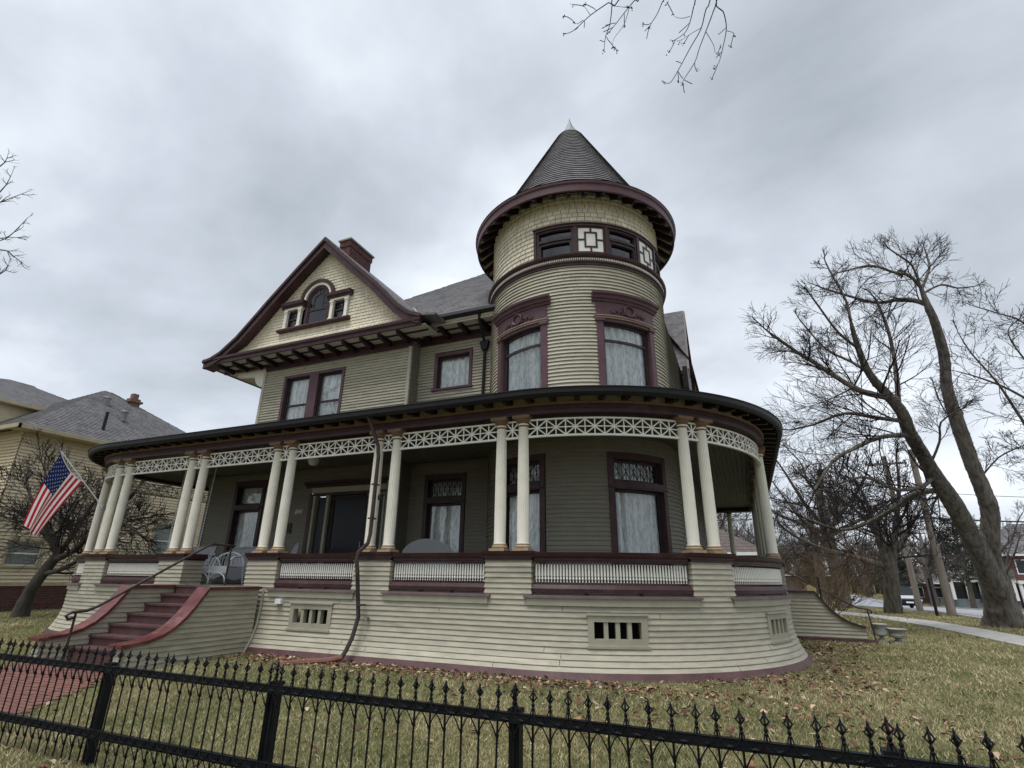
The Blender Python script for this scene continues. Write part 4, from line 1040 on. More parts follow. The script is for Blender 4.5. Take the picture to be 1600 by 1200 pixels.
# ribbon of windows and fret panels
m = MB(); bx(m, TUR, A(-9.3), A(104.3), -.05, .06, 10.30, 10.37); bx(m, TUR, A(-9.3), A(104.3), -.05, .045, 9.43, 9.47)
ds = [-9.3, 15.6, 34.6, 57.6, 77.2, 100]
for a in ds: bx(m, TUR, A(a), A(a+1.7), -.06, .052, 9.47, 10.30)
bx(m, TUR, A(-9.9), A(104.8), 0, .085, 10.37, 10.40)
RWN = part(m, 'ribbon_window', 'maroon')
for (a, b, kind) in ((-7.6, 15.6, 'w'), (17.3, 34.6, 'p'), (36.3, 57.6, 'w'), (59.3, 77.2, 'p'), (78.9, 100, 'w')):
    a, b = A(a), A(b)
    if kind == 'w':
        m = MB(); bx(m, TUR, a, a+.06, -.1, .02, 9.47, 10.3); bx(m, TUR, b-.06, b, -.1, .02, 9.47, 10.3); bx(m, TUR, a+.06, b-.06, -.1, .018, 10.24, 10.3); bx(m, TUR, a+.06, b-.06, -.1, .035, 9.92, 10.0); bx(m, TUR, a+.06, b-.06, -.1, -.0, 9.84, 9.92); bx(m, TUR, a+.06, a+.11, -.1, -.0, 9.47, 9.84); bx(m, TUR, b-.11, b-.06, -.1, -.0, 9.47, 9.84); part(m, 'sash', 'sash', RWN)
        m = MB(); sweep(m, TUR, a+.05, b-.05, [(-.06, 9.98), (-.06, 10.26)], closed=False); sweep(m, TUR, a+.1, b-.1, [(-.08, 9.47), (-.08, 9.88)], closed=False); part(m, 'pane', 'glass_dark', RWN)
        m = MB(); bx(m, TUR, a, b, -.42, -.4, 9.45, 10.3); part(m, 'room_behind', 'interior', RWN)
    else:
        m = MB(); bx(m, TUR, a, b, -.03, .012, 9.47, 10.3); pn = part(m, 'fret_panel', 'white_trim', RWN)
        m = MB(); L = b-a; zc = 9.885; t = .055
        def fr(s0, s1, z0, z1): bx(m, TUR, s0, s1, .0, .028, z0, z1)
        fr(a, a+.05, 9.47, 10.3); fr(b-.05, b, 9.47, 10.3); fr(a+.05, b-.05, 10.25, 10.3); fr(a+.05, b-.05, 9.47, 9.52)
        i0, i1 = a+L*.27, b-L*.27; fr(i0, i0+.05, 9.64, 10.13); fr(i1-.05, i1, 9.64, 10.13); fr(i0+.05, i1-.05, 10.08, 10.13); fr(i0+.05, i1-.05, 9.64, 9.69)
        mc = (a+b)/2; fr(mc-.025, mc+.025, 10.13, 10.25); fr(mc-.025, mc+.025, 9.52, 9.64); fr(a+.05, i0, zc-.025, zc+.025); fr(i1, b-.05, zc-.025, zc+.025)
        part(m, 'fret', 'maroon', RWN)
# turret eave and conical roof
tring('turret_soffit', [(2.46, 11.52), (3.0, 11.10)], 'soffit')
tring('turret_fascia', [(2.98, 11.06), (3.03, 11.03), (3.05, 11.05), (3.055, 11.24), (3.09, 11.27), (3.10, 11.335), (3.0, 11.36)], 'maroon_upper')
rk = None
for i in range(40):
    a = 2*PI*(i+.5)/40; s_ = math.sin(a); c_ = math.cos(a)
    x, y = TUR.c[0]+2.5*s_, TUR.c[1]-2.5*c_
    lc = (x-HO[0], y-HO[1], -HO[2])
    if rk is None:
        m = MB(); m.prism([(0, 11.5), (0, 11.28), (-.2, 11.13), (-.40, 10.97), (-.50, 10.985), (-.515, 11.09)], -.045, .045, 'x'); rk = m.build('turret_rafter', 'dark_wood', house, (0, 0, 0)); rk.location = lc; rk.rotation_euler = (0, 0, a)
    else: inst(rk, lc, house, a)
m = MB(); rows = 31
prof = []
def cone_r(z): 
    return .52*(16.62-z)
zs = [11.78+(15.85-11.78)*i/rows for i in range(rows+1)]
prof = [(3.115, 11.345), (2.9, 11.47), (2.9, 11.50), (2.7, 11.62), (2.7, 11.65), (2.57, 11.78)]
for i in range(rows): prof += [(cone_r(zs[i])+.034, zs[i]), (cone_r(zs[i+1])+.002, zs[i+1])]
m.lathe(prof, TUR.c, 80); part(m, 'conical_roof', 'roof')
tring('finial', [(.45, 15.80), (.43, 15.83), (.32, 15.98), (.22, 16.14), (.13, 16.32), (.07, 16.48), (.03, 16.62), (.018, 16.7), (0, 16.78)], 'metal_cap', None, 20)
# porch downspout beside the paired columns
m = MB()
pts = [(-7.2, 8.88, 4.75), (-7.16, 8.95, 4.6), (-7.03, 9.1, 4.15), (-7.02, 9.14, 3.9), (-7.03, 9.14, 2.3), (-7.05, 9.12, 2.12), (-7.14, 8.98, 1.95), (-7.15, 8.95, 1.78), (-7.12, 8.97, 1.6), (-7.10, 9.05, 1.1), (-7.08, 9.1, .75), (-7.08, 8.98, .4), (-7.1, 8.86, .18), (-7.13, 8.78, .06)]
m.tube(pts, .043, 8); ds_ = part(m, 'downspout', 'pipe', None, True)
m = MB(); m.tube([(-7.12, 8.8, .07), (-7.3, 8.62, .03), (-7.75, 8.35, .0), (-8.0, 8.2, -.02)], .055, 8); part(m, 'spout_extension', 'spout_red', ds_, True)
for z, v in ((3.3, 9.14), (2.6, 9.14), (.95, 9.07)):
    m = MB(); m.box(-7.09, -6.99, v-.058, v+.1, z, z+.03); part(m, 'pipe_strap', 'pipe', ds_)
m = MB(); m.box(-9.33, -9.17, 9.15, 9.24, .92, 1.02); part(m, 'outlet_box', 'white_paint')
m = MB(); m.tube([(-6.92, 9.25, .72), (-6.92, 9.15, .72), (-6.92, 9.12, .68)], .02, 6); m.tube([(-6.97, 9.16, .75), (-6.87, 9.16, .75)], .012, 5); part(m, 'hose_tap', 'hub')
m = MB(); m.tube([(-6.88, 9.28, 3.1), (-6.88, 9.2, 3.13), (-6.9, 9.16, 3.1)], .02, 6); m.lathe([(0, 2.98), (.035, 2.99), (.045, 3.05), (.03, 3.1), (0, 3.1)], (-6.9, 9.16), 8); part(m, 'porch_camera', 'rubber', None, True)
m = MB(); bx(m, PP, -8.0+.0, -7.9, 0, 0, 0, 0) if False else None
m = MB(); m.tube([(-9.15, 12.5, 1.25), (-9.15, 12.5, 4.6)], .05, 8); part(m, 'leader_pipe', 'sage_shaded', None, True)

# ------------------------------------------------------------------ fast meshes
def fast_mesh(name, V, F, mat, cols=None, smooth=False):
    V = np.asarray(V, np.float32); F = np.asarray(F, np.int32); k = F.shape[1]
    me = bpy.data.meshes.new(name); me.vertices.add(len(V)); me.vertices.foreach_set('co', V.ravel())
    me.loops.add(F.size); me.loops.foreach_set('vertex_index', F.ravel())
    me.polygons.add(len(F)); me.polygons.foreach_set('loop_start', np.arange(0, F.size, k, dtype=np.int32)); me.polygons.foreach_set('loop_total', np.full(len(F), k, np.int32))
    if smooth: me.polygons.foreach_set('use_smooth', np.ones(len(F), bool))
    me.materials.append(MATS[mat])
    if cols is not None:
        at = me.color_attributes.new('Col', 'FLOAT_COLOR', 'POINT'); c4 = np.ones((len(V), 4), np.float32); c4[:, :3] = cols; at.data.foreach_set('color', c4.ravel())
    me.update(calc_edges=True); me.validate()
    return me
def link(name, me, parent=None, loc=(0, 0, 0), **props):
    o = bpy.data.objects.new(name, me); COL.objects.link(o); o.location = loc
    if parent: o.parent = parent
    for a, b in props.items(): o[a] = b
    return o
def tubes_mesh(name, polys, mat, O):
    VV = []; FF = []; off = 0
    for pts, rads in polys:
        P = np.array(pts, float)-np.array(O); R = np.array(rads); m = R.max(); n = 9 if m > .12 else 6 if m > .05 else 4 if m > .02 else 3
        rough = m > .085 and mat in ('bark', 'bark_mid')
        if rough:
            L_ = np.concatenate([[0], np.cumsum(np.linalg.norm(np.diff(P, axis=0), axis=1))]); q = np.linspace(0, L_[-1], max(4, int(L_[-1]/.09))); P = np.stack([np.interp(q, L_, P[:, i]) for i in range(3)], 1); R = np.interp(q, L_, R); n = 30
        T = np.gradient(P, axis=0); T /= np.linalg.norm(T, axis=1)[:, None]+1e-9
        ref = np.array([.31, .17, .93]) if abs(T[0, 2]) < .85 else np.array([.9, .3, .1])
        Aa = np.cross(T, ref); Aa /= np.linalg.norm(Aa, axis=1)[:, None]+1e-9; Bb = np.cross(T, Aa)
        g = 2*PI*np.arange(n)/n
        ring = P[:, None, :]+R[:, None, None]*(Aa[:, None, :]*np.cos(g)[None, :, None]+Bb[:, None, :]*np.sin(g)[None, :, None])
        if rough:   # ridged bark, lobes and knots on thick wood
            rn = np.random.default_rng(len(P)*7+int(m*1000)); ph = rn.uniform(0, 6, 6); sl_ = q[:, None]; gg = g[None, :]
            f = .055*np.sin(3*gg+sl_*.9+ph[0])+.04*np.sin(2*gg-sl_*1.7+ph[1])+.05*np.abs(np.sin(7.5*gg+1.1*np.sin(sl_*2.1+ph[2])+.5*np.sin(sl_*6+ph[3])))+.03*rn.normal(0, 1, (len(P), n))
            for _ in range(max(2, int(q[-1]*1.1))):
                kc, ka = rn.uniform(0, q[-1]), rn.uniform(0, 2*PI); f = f+rn.uniform(.1, .3)*np.exp(-((sl_-kc)/.10)**2-((np.angle(np.exp(1j*(gg-ka))))/.35)**2)
            ring = P[:, None, :]+(ring-P[:, None, :])*(1+f)[:, :, None]
        k = len(P); VV.append(ring.reshape(-1, 3))
        i = np.arange(k-1)[:, None]*n; j = np.arange(n)[None, :]; j2 = (j+1) % n
        FF.append(np.stack([i+j, i+j2, i+n+j2, i+n+j], -1).reshape(-1, 4)+off); off += k*n
    return fast_mesh(name, np.concatenate(VV), np.concatenate(FF), mat, smooth=True)
def rvec(rg): return Vector((rg.gauss(0, 1), rg.gauss(0, 1), rg.gauss(0, 1)))
def grow(out, p, d, L, r, lvl, rg, upb=.05, wob=.18, nb=(0, 5, 6, 6), rmin=.006, ang=(28, 62), seg=4):
    pts = [p]; rads = [r]; ds = [d]
    for i in range(seg):
        d = (d+rvec(rg)*wob*.6+Vector((0, 0, upb))).normalized(); p = p+d*(L/seg); pts.append(p); rads.append(max(rmin*.8, r*(1-.62*(i+1)/seg))); ds.append(d)
    out.append(([tuple(q) for q in pts], rads))
    if lvl <= 0: return
    for j in range(nb[lvl]):
        t = .18+.82*(j+rg.random())/nb[lvl]; k = min(int(t*seg), seg-1); f = t*seg-k
        bp = pts[k].lerp(pts[k+1], min(1, f)); dd = ds[k+1]; pr = dd.cross(rvec(rg)).normalized(); a = math.radians(rg.uniform(*ang))
        grow(out, bp, (dd*math.cos(a)+pr*math.sin(a)).normalized(), L*rg.uniform(.42, .74)*(1.15-.45*t), max(rmin, rads[k]*rg.uniform(.45, .62)), lvl-1, rg, upb, wob, nb, rmin, ang, 4 if lvl > 1 else 3)
def smooth_poly(pts, n=3):
    P = [Vector(p) for p in pts]; out = []
    for i in range(len(P)-1):
        a, b, c, d = P[max(i-1, 0)], P[i], P[i+1], P[min(i+2, len(P)-1)]
        for k in range(n):
            t = k/n; out.append(.5*((2*b)+(c-a)*t+(2*a-5*b+4*c-d)*t*t+(3*b-a-3*c+d)*t**3))
    return out+[P[-1]]
def limb(out_thick, out_thin, pts, r0_, r1_, rg, side, L, lvl, thick=.045, **kw):
    sp = smooth_poly(pts); n = len(sp); rr = [r0_+(r1_-r0_)*(i/(n-1))**.8 for i in range(n)]
    (out_thick if r0_ > thick else out_thin).append(([tuple(p) for p in sp], rr))
    for j in range(side):
        t = .12+.88*(j+rg.random())/side; k = min(int(t*(n-1)), n-2); d = (sp[k+1]-sp[k]).normalized(); pr = d.cross(rvec(rg)).normalized(); a = math.radians(rg.uniform(30, 70))
        grow(out_thin, sp[k], (d*math.cos(a)+pr*math.sin(a)).normalized(), L*rg.uniform(.6, 1.15)*(1.15-.6*t), max(.012, rr[k]*rg.uniform(.3, .5)), lvl, rg, **kw)
    # the tip continues
    d = (sp[-1]-sp[-2]).normalized(); grow(out_thin, sp[-1], d, L*.4, r1_, lvl, rg, **kw)

# ------------------------------------------------------------------ twin-stemmed street tree
TA=[(8.93,27.56,-0.25),(8.80,27.21,0.87),(8.59,26.61,2.14),(8.63,26.22,3.15),(8.75,25.85,4.20),(8.40,25.25,5.92),(8.14,24.67,7.38),(7.99,24.23,8.59),(8.08,23.88,9.84),(7.91,23.34,11.03),(7.76,23.11,11.73),(7.63,22.88,12.44)]
TB=[(8.66,27.44,-0.25),(8.59,26.96,0.98),(8.26,26.24,2.13),(7.76,25.41,3.38),(7.29,24.69,4.40),(6.82,24.03,5.24),(6.40,23.39,6.10),(6.08,22.90,6.69),(5.90,22.46,7.30),(5.46,21.93,7.87),(4.91,21.30,8.57),(4.66,20.85,9.43),(4.54,20.46,10.27)]
TL=[([(5.45,21.95,7.81),(4.52,21.07,7.86),(3.69,20.22,8.21),(2.98,19.33,8.52),(2.44,18.76,8.78),(1.69,17.92,9.21)],.13),
([(5.91,22.57,7.03),(5.00,22.55,7.27),(4.15,22.76,7.57),(3.14,23.12,7.34),(2.27,23.26,7.22)],.10),
([(6.01,22.91,6.58),(4.88,21.72,6.32),(3.76,20.78,5.74),(3.08,20.20,5.30),(2.33,19.81,4.32)],.11),
([(7.21,24.50,4.77),(6.20,24.35,4.66),(5.48,24.69,4.18),(4.64,25.21,3.73),(3.64,25.46,3.47),(2.40,25.52,4.02)],.14),
([(5.80,22.33,7.54),(6.07,22.60,8.88),(6.15,22.57,10.20),(6.11,22.49,10.94),(5.96,22.29,11.85)],.11),
([(6.66,23.85,5.53),(6.95,23.08,6.30),(6.93,22.39,6.84),(7.45,22.03,7.14)],.06),
([(4.66,20.85,9.43),(3.99,19.96,9.77),(3.42,19.09,10.46),(3.07,18.45,10.82)],.07),
([(7.76,23.11,11.73),(7.45,23.21,12.02),(6.98,23.37,12.26),(6.29,23.61,12.38),(5.35,23.58,12.89),(4.49,23.57,13.45)],.12),
([(7.63,22.88,12.44),(7.13,22.13,12.64),(6.48,21.52,12.58),(5.61,20.69,12.58),(4.50,19.93,12.12)],.09),
([(7.67,22.94,12.35),(8.12,23.01,13.22),(8.17,23.02,13.7),(8.18,23.04,14.0)],.07),
([(7.66,23.01,12.16),(8.46,23.40,12.63),(9.12,23.91,12.62),(9.72,24.24,12.73)],.06),
([(7.63,22.88,12.44),(7.40,22.38,13.16),(6.83,21.72,13.4),(6.46,21.27,13.5)],.06),
([(4.91,21.30,8.57),(4.51,21.56,9.21),(3.80,21.68,9.89),(3.12,21.56,11.20)],.07),
([(4.54,20.46,10.27),(4.54,20.44,11.18),(4.25,20.25,12.22),(4.13,20.20,12.78)],.06),
([(8.52,25.36,5.20),(9.58,26.13,6.14),(10.62,27.06,6.65)],.05),
([(8.21,24.81,7.10),(7.93,24.93,7.94),(7.90,25.15,8.82)],.04),
([(6.82,24.03,5.24),(6.15,23.35,4.77),(5.14,22.42,4.57),(4.05,21.25,4.88),(2.93,20.46,4.49)],.10)]
rg = random.Random(21); thick = []; thin = []
def stem(pts, radii):
    sp = smooth_poly(pts, 4); n = len(sp); return ([tuple(p) for p in sp], [float(np.interp(i/(n-1), np.linspace(0, 1, len(radii)), radii)) for i in range(n)])
thick.append(stem(TA, [.50, .36, .31, .285, .265, .24, .215, .19, .17, .14, .11, .06]))
thick.append(stem(TB, [.62, .41, .34, .31, .28, .25, .225, .205, .18, .155, .125, .09, .055]))
for a in range(5):
    g = a*1.3+.4; thick.append(([(8.78, 27.5, .55), (8.78+.42*math.cos(g), 27.5+.42*math.sin(g), .15), (8.78+.85*math.cos(g), 27.5+.85*math.sin(g), -.28)], [.3, .25, .12]))
for pts, r in TL: limb(thick, thin, pts, r*.85, max(.026, r*.32), rg, (22 if pts[-1][2] < 9.5 else 14) if len(pts) > 4 else 8, (2.1 if pts[-1][2] < 11.5 else 1.7) if len(pts) > 4 else 1.2, 2, nb=(0, 7, 6, 6) if pts[-1][2] < 11.5 else (0, 5, 6, 6), rmin=.0068, upb=.035, wob=.2, ang=(22, 48))
limb(thick, thin, TB[7:], .05, .03, rg, 7, 1.6, 2, thick=9, nb=(0, 5, 5, 6), rmin=.0068, ang=(22, 48))
limb(thick, thin, TA[4:9], .03, .02, rg, 3, .8, 2, thick=9, nb=(0, 3, 4, 6), rmin=.0075)
TO = (8.8, 27.5, -.15)
tt = thing('street_tree', 'huge bare twin-trunked tree leaning over the lawn beside the pavement', 'tree', TO)
link('trunk', tubes_mesh('trunk', thick, 'bark', TO), tt); link('crown', tubes_mesh('crown', thin, 'bark_dark', TO), tt)
nest = []; 
for i in range(60):
    c = Vector((6.95, 22.3, 12.85)); d = rvec(rg).normalized(); nest.append(([tuple(c+d*.12+rvec(rg)*.06), tuple(c-d*.12+rvec(rg)*.06)], [.012, .012]))
nb_ = link('bird_nest', tubes_mesh('bird_nest', nest, 'shrub', (6.95, 22.3, 12.85)), None, (6.95, 22.3, 12.85)); nb_['label'] = 'small brown leaf nest high in the bare twin-trunked tree'; nb_['category'] = 'nest'
# second street tree with low forked limbs
rg = random.Random(5); thick = []; thin = []
thick.append(stem([(6.82,35.98,-.3),(6.90,35.6,.8),(6.96,35.31,1.82),(6.94,34.99,2.62)], [.50, .36, .33, .33]))
for pts, r in (([(6.92,35.04,2.2),(6.64,34.54,3.42),(6.55,34.39,4.56),(6.31,34.10,5.90),(5.90,33.90,7.11)],.20), ([(6.99,35.07,2.2),(7.41,34.73,3.75),(7.70,34.35,5.03),(7.91,33.71,6.27),(7.86,32.79,7.63)],.21),
        ([(6.6,34.95,2.35),(5.35,33.70,2.68),(4.09,32.47,2.95),(2.74,31.13,3.42),(1.89,29.97,3.96)],.17), ([(7.01,35.01,2.4),(7.82,35.38,3.45),(8.78,35.82,4.81),(9.62,36.01,5.83)],.14), ([(6.62,34.50,4.07),(5.67,33.05,4.95),(4.49,31.73,5.82),(3.32,30.66,6.37)],.11)):
    limb(thick, thin, pts, r, .04, rg, 12, 2.2, 2, nb=(0, 6, 6, 6), rmin=.013, wob=.25)
TO = (6.82, 35.98, -.15); tt = thing('street_tree', 'dark bare tree with a long low horizontal limb, behind the leaning twin-trunked tree', 'tree', TO, group='bare trees along the street')
link('trunk', tubes_mesh('trunk', thick, 'bark', TO), tt); link('crown', tubes_mesh('crown', thin, 'bark_dark', TO), tt)

# generic bare trees for the street behind
def bare_tree(name, H, r, seed, spread=.55, nl=7, lvl=3, mats=('bark_far', 'twig_far'), fork=.28, rmin=.016, nb=(0, 4, 5, 5)):
    rg = random.Random(seed); thick = []; thin = []
    thick.append(stem([(0, 0, -.2), (.05, 0, H*.08), (.1*rg.uniform(-1, 1), .1, H*fork), (.3*rg.uniform(-1, 1), .2*rg.uniform(-1, 1), H*.55), (.5*rg.uniform(-1, 1), .3*rg.uniform(-1, 1), H*.7)], [r*1.25, r*1.0, r*.92, r*.5, r*.12]))
    for i in range(nl):
        a = 2*PI*i/nl+rg.uniform(-.4, .4); z0 = H*rg.uniform(fork*.9, .62); R_ = H*spread*rg.uniform(.6, 1)*(1.1-z0/H)
        p0 = Vector((0, 0, z0)); e = Vector((R_*math.cos(a), R_*math.sin(a), z0+H*rg.uniform(.18, .38)))
        mid = p0.lerp(e, .5)+Vector((0, 0, -H*.03+rg.uniform(-.2, .3)))
        limb(thick, thin, [tuple(p0), tuple(p0.lerp(mid, .5)), tuple(mid), tuple(mid.lerp(e, .55)+rvec(rg)*.12), tuple(e)], r*rg.uniform(.35, .5), r*.1, rg, 8, H*.17, lvl-1, nb=nb, rmin=rmin, wob=.2, upb=.08)
    return tubes_mesh(name, thick, mats[0], (0, 0, 0)), tubes_mesh(name+'_crown', thin, mats[1], (0, 0, 0))
kinds = [bare_tree('trunk', 13, .42, s, sp, nl) for s, sp, nl in ((31, .5, 8), (32, .42, 7), (33, .6, 8))]
def tree_at(u, v, k, sc, rz, label, group=None):
    t = thing('bare_tree', label, 'tree', (u, v, G(u, v)), rz, group); t.scale = (sc,)*3
    link('trunk', kinds[k][0], t); link('crown', kinds[k][1], t)
    return t
tree_at(6.0, 47, 0, 1.15, .3, 'thick grey trunked bare tree standing on the verge left of the low-limbed tree', 'bare trees along the street')
tree_at(6.3, 60, 1, .95, 1.3, 'slim bare tree on the verge behind the thick grey trunked tree', 'bare trees along the street')
rg = random.Random(77)
FT = [(2, 75, 1, 1.0), (-3, 68, 2, 1.1), (20.5, 84, 0, 1.0), (22, 66, 1, .8), (-1, 92, 0, 1.2), (21, 104, 2, 1.1), (5, 110, 1, 1.2), (9, 125, 2, 1.2), (14, 150, 0, 1.3), (22, 135, 1, 1.3), (30, 120, 2, 1.2), (35, 108, 0, 1.1), (-8, 105, 1, 1.3), (3, 140, 0, 1.3), (27, 160, 0, 1.3), (40, 140, 1, 1.3), (46, 112, 2, 1.2), (52, 130, 0, 1.3), (-6, 130, 2, 1.4), (10, 175, 1, 1.4), (18, 180, 2, 1.5)]
FL = ['bare tree left of the verge beyond the brown garage', 'bare tree closest behind the house and its side porch', 'bare tree across the street in front of the red brick house', 'small bare tree across the street near the dark SUV', 'tall bare tree behind the garage roof']
for i, (u, v, k, sc) in enumerate(FT): tree_at(u, v, k, sc, rg.uniform(0, 6), FL[i] if i < 5 else 'far bare tree merging into the wooded background down the street', 'far bare trees down the street')
# tree outside the right edge: its branches reach in
rg = random.Random(9); thick = []; thin = []
thick.append(stem([(11.2, 21.5, -.3), (11.1, 21.4, 2), (10.6, 21.3, 4), (9.6, 20.9, 5.6)], [.45, .32, .27, .2]))
for pts, r in (([(9.6,20.9,5.4),(8.77,20.6,5.3),(8.03,19.62,5.98),(7.38,18.71,6.96),(6.67,17.80,7.61),(6.40,17.48,8.12)],.07), ([(9.6,20.9,5.5),(9.06,20.43,6.3),(7.85,19.29,6.89),(6.94,18.56,7.16),(6.27,18.00,7.25)],.06), ([(9.6,20.9,5.5),(9.25,19.93,7.96),(8.67,19.28,8.95),(7.99,18.88,9.22),(7.30,18.50,9.43)],.05), ([(9.6,20.9,5.5),(9.44,20.81,7.40),(8.69,19.99,8.07),(8.28,19.42,8.76),(8.50,19.17,9.04)],.05), ([(9.6,20.9,5.5),(9.2,20.6,5.2),(8.4,20.0,4.9),(7.6,19.3,5.3)],.05)):
    limb(thick, thin, pts, r, .014, rg, 13, 1.3, 2, nb=(0, 4, 5, 6), rmin=.0065, wob=.18, upb=.03)
TO = (11.2, 21.5, -.15); tt = thing('street_tree', 'bare tree at the right edge with fine branches reaching into the sky', 'tree', TO)
link('trunk', tubes_mesh('trunk', thick, 'bark', TO), tt); link('crown', tubes_mesh('crown', thin, 'bark_dark', TO), tt)
# tree outside the left edge
rg = random.Random(10); thick = []; thin = []
thick.append(stem([(-21.5, 4.5, -.3), (-21.4, 4.5, 3), (-21.2, 4.5, 6), (-20.6, 4.6, 9), (-20, 4.7, 11.5)], [.5, .36, .3, .2, .08]))
for e in ([(-18.10,4.88,10.48),(-17.09,5.11,10.97),(-16.71,5.07,11.49)],[(-18.48,4.91,10.00),(-17.46,5.12,10.57),(-16.96,5.25,10.78),(-16.43,5.39,10.98)],[(-18.56,5.13,9.36),(-17.57,5.41,9.72),(-17.09,5.58,9.82),(-16.49,5.62,10.34)],[(-18.56,5.13,9.36),(-17.28,5.61,9.53),(-16.99,5.80,9.38),(-16.76,5.97,9.19)],[(-17.99,4.60,11.28),(-17.01,4.89,11.61),(-16.78,4.88,11.89)],[(-18.33,5.48,8.72),(-17.36,5.82,8.93),(-17.11,5.82,9.18)],[(-18.54,5.08,9.52),(-17.25,5.51,9.82),(-16.71,5.73,9.83)]):
    limb(thick, thin, [(-20.7, 4.6, e[0][2]-1.6), (-19.5, 4.7, e[0][2]-.5)]+e, .05, .006, rg, 12, .42, 1, nb=(0, 3, 3, 3), rmin=.0045, wob=.18, upb=.06)
TO = (-21.5, 4.5, -.15); tt = thing('bare_tree', 'bare tree at the left edge with fine twigs against the cloud', 'tree', TO)
link('trunk', tubes_mesh('trunk', thick, 'bark', TO), tt); link('crown', tubes_mesh('crown', thin, 'bark_dark', TO), tt)
# overhanging budded branches at the top of the picture
TW=[[(-0.48,4.23,7.78),(-0.66,4.20,7.67),(-0.87,4.17,7.54),(-1.07,4.15,7.37),(-1.17,4.12,7.33)],[(-0.61,4.25,7.88),(-0.64,4.30,7.74),(-0.69,4.36,7.54),(-0.75,4.38,7.41),(-0.79,4.43,7.25)],[(-0.31,4.35,7.82),(-0.38,4.34,7.75),(-0.47,4.34,7.66),(-0.61,4.35,7.51),(-0.71,4.35,7.40)],[(-0.46,4.38,7.71),(-0.54,4.42,7.53),(-0.67,4.43,7.38),(-0.69,4.46,7.28)],[(-0.06,4.64,8.10),(-0.10,4.66,8.00),(-0.18,4.68,7.85),(-0.25,4.69,7.76),(-0.28,4.70,7.70)],[(0.44,4.62,7.79),(0.35,4.66,7.61),(0.27,4.71,7.40),(0.14,4.73,7.21),(-0.03,4.76,6.95),(-0.13,4.77,6.82),(-0.19,4.74,6.83)],[(0.51,4.65,7.79),(0.42,4.70,7.58),(0.32,4.74,7.38),(0.23,4.77,7.20),(0.16,4.80,7.04),(0.02,4.82,6.86),(0.00,4.83,6.81)],[(0.50,4.80,8.00),(0.55,4.90,7.79),(0.56,4.98,7.62),(0.50,5.03,7.42),(0.43,5.07,7.23),(0.38,5.08,7.18)],[(0.27,4.48,7.68),(0.22,4.52,7.53),(0.16,4.56,7.37),(0.09,4.57,7.25),(-0.04,4.55,7.17)],[(0.32,4.74,7.37),(0.38,4.82,7.24),(0.39,4.86,7.15),(0.42,4.88,7.14)],[(0.28,4.71,7.42),(0.14,4.68,7.34),(0.03,4.66,7.26)],[(0.17,4.54,7.44),(0.10,4.51,7.41),(0.03,4.48,7.42),(-0.00,4.45,7.45)],[(0.56,4.99,7.58),(0.63,5.03,7.56),(0.63,5.04,7.52)],[(-0.87,4.17,7.54),(-0.91,4.12,7.61),(-0.93,4.10,7.64)],[(-0.95,4.15,7.48),(-1.02,4.14,7.44),(-1.05,4.12,7.46)],[(-0.64,4.26,7.69),(-0.47,4.34,7.67)]]
rg = random.Random(12); thin = []; buds = MB(); thick = []
HUB = {0: (.6, 3.6, 8.7), 1: (-.3, 3.8, 8.5), 2: (.1, 4.0, 8.5), 4: (.2, 4.2, 8.9), 5: (.9, 4.0, 8.8), 6: (1.0, 4.0, 8.8), 7: (.9, 4.2, 8.9), 8: (.6, 3.9, 8.6)}
for i, t in enumerate(TW):
    big = i in HUB; pts = ([HUB[i]] if big else [])+t; sp = smooth_poly(pts, 3); n = len(sp)
    thin.append(([tuple(p) for p in sp], [(.009 if big else .0042)*(1-.65*k/(n-1)) for k in range(n)]))
    for k in range(1 if not big else 3):
        j = rg.randrange(n//2, n-1); d = (sp[j+1]-sp[j]).normalized(); pr = d.cross(rvec(rg)).normalized(); out = []
        grow(out, sp[j], (d*.7+pr*.7).normalized(), rg.uniform(.08, .17), .0028, 0, rg, 0, .3, seg=3); thin += out
    for (ps, rr) in [thin[-1], ([tuple(p) for p in sp], None)]:
        e = Vector(ps[-1])
        for q in range(5):
            c = e+rvec(rg)*.010; s = rg.uniform(.006, .010); buds.add([(c.x-s, c.y, c.z), (c.x, c.y-s, c.z), (c.x+s, c.y, c.z), (c.x, c.y+s, c.z), (c.x, c.y, c.z+s*1.3), (c.x, c.y, c.z-s*1.3)], [(0, 1, 4), (1, 2, 4), (2, 3, 4), (3, 0, 4), (1, 0, 5), (2, 1, 5), (3, 2, 5), (0, 3, 5)])
thick.append(stem([(4.2, -1.5, -.3), (4.1, -1.4, 2.5), (3.8, -.6, 5.5), (2.8, 1.2, 8), (1.6, 2.8, 9.1), (.6, 3.7, 8.9), (-.3, 3.8, 8.5)], [.42, .3, .24, .16, .1, .05, .015]))
TO = (4.2, -1.5, -.18); tt = thing('overhanging_tree', 'budded twigs of a tree hanging down from the top edge of the picture', 'tree', TO)
link('trunk', tubes_mesh('trunk', thick, 'bark', TO), tt); link('crown', tubes_mesh('crown', thin, 'bark_dark', TO), tt); buds.build('buds', 'bark_dark', tt, TO, kind='stuff')
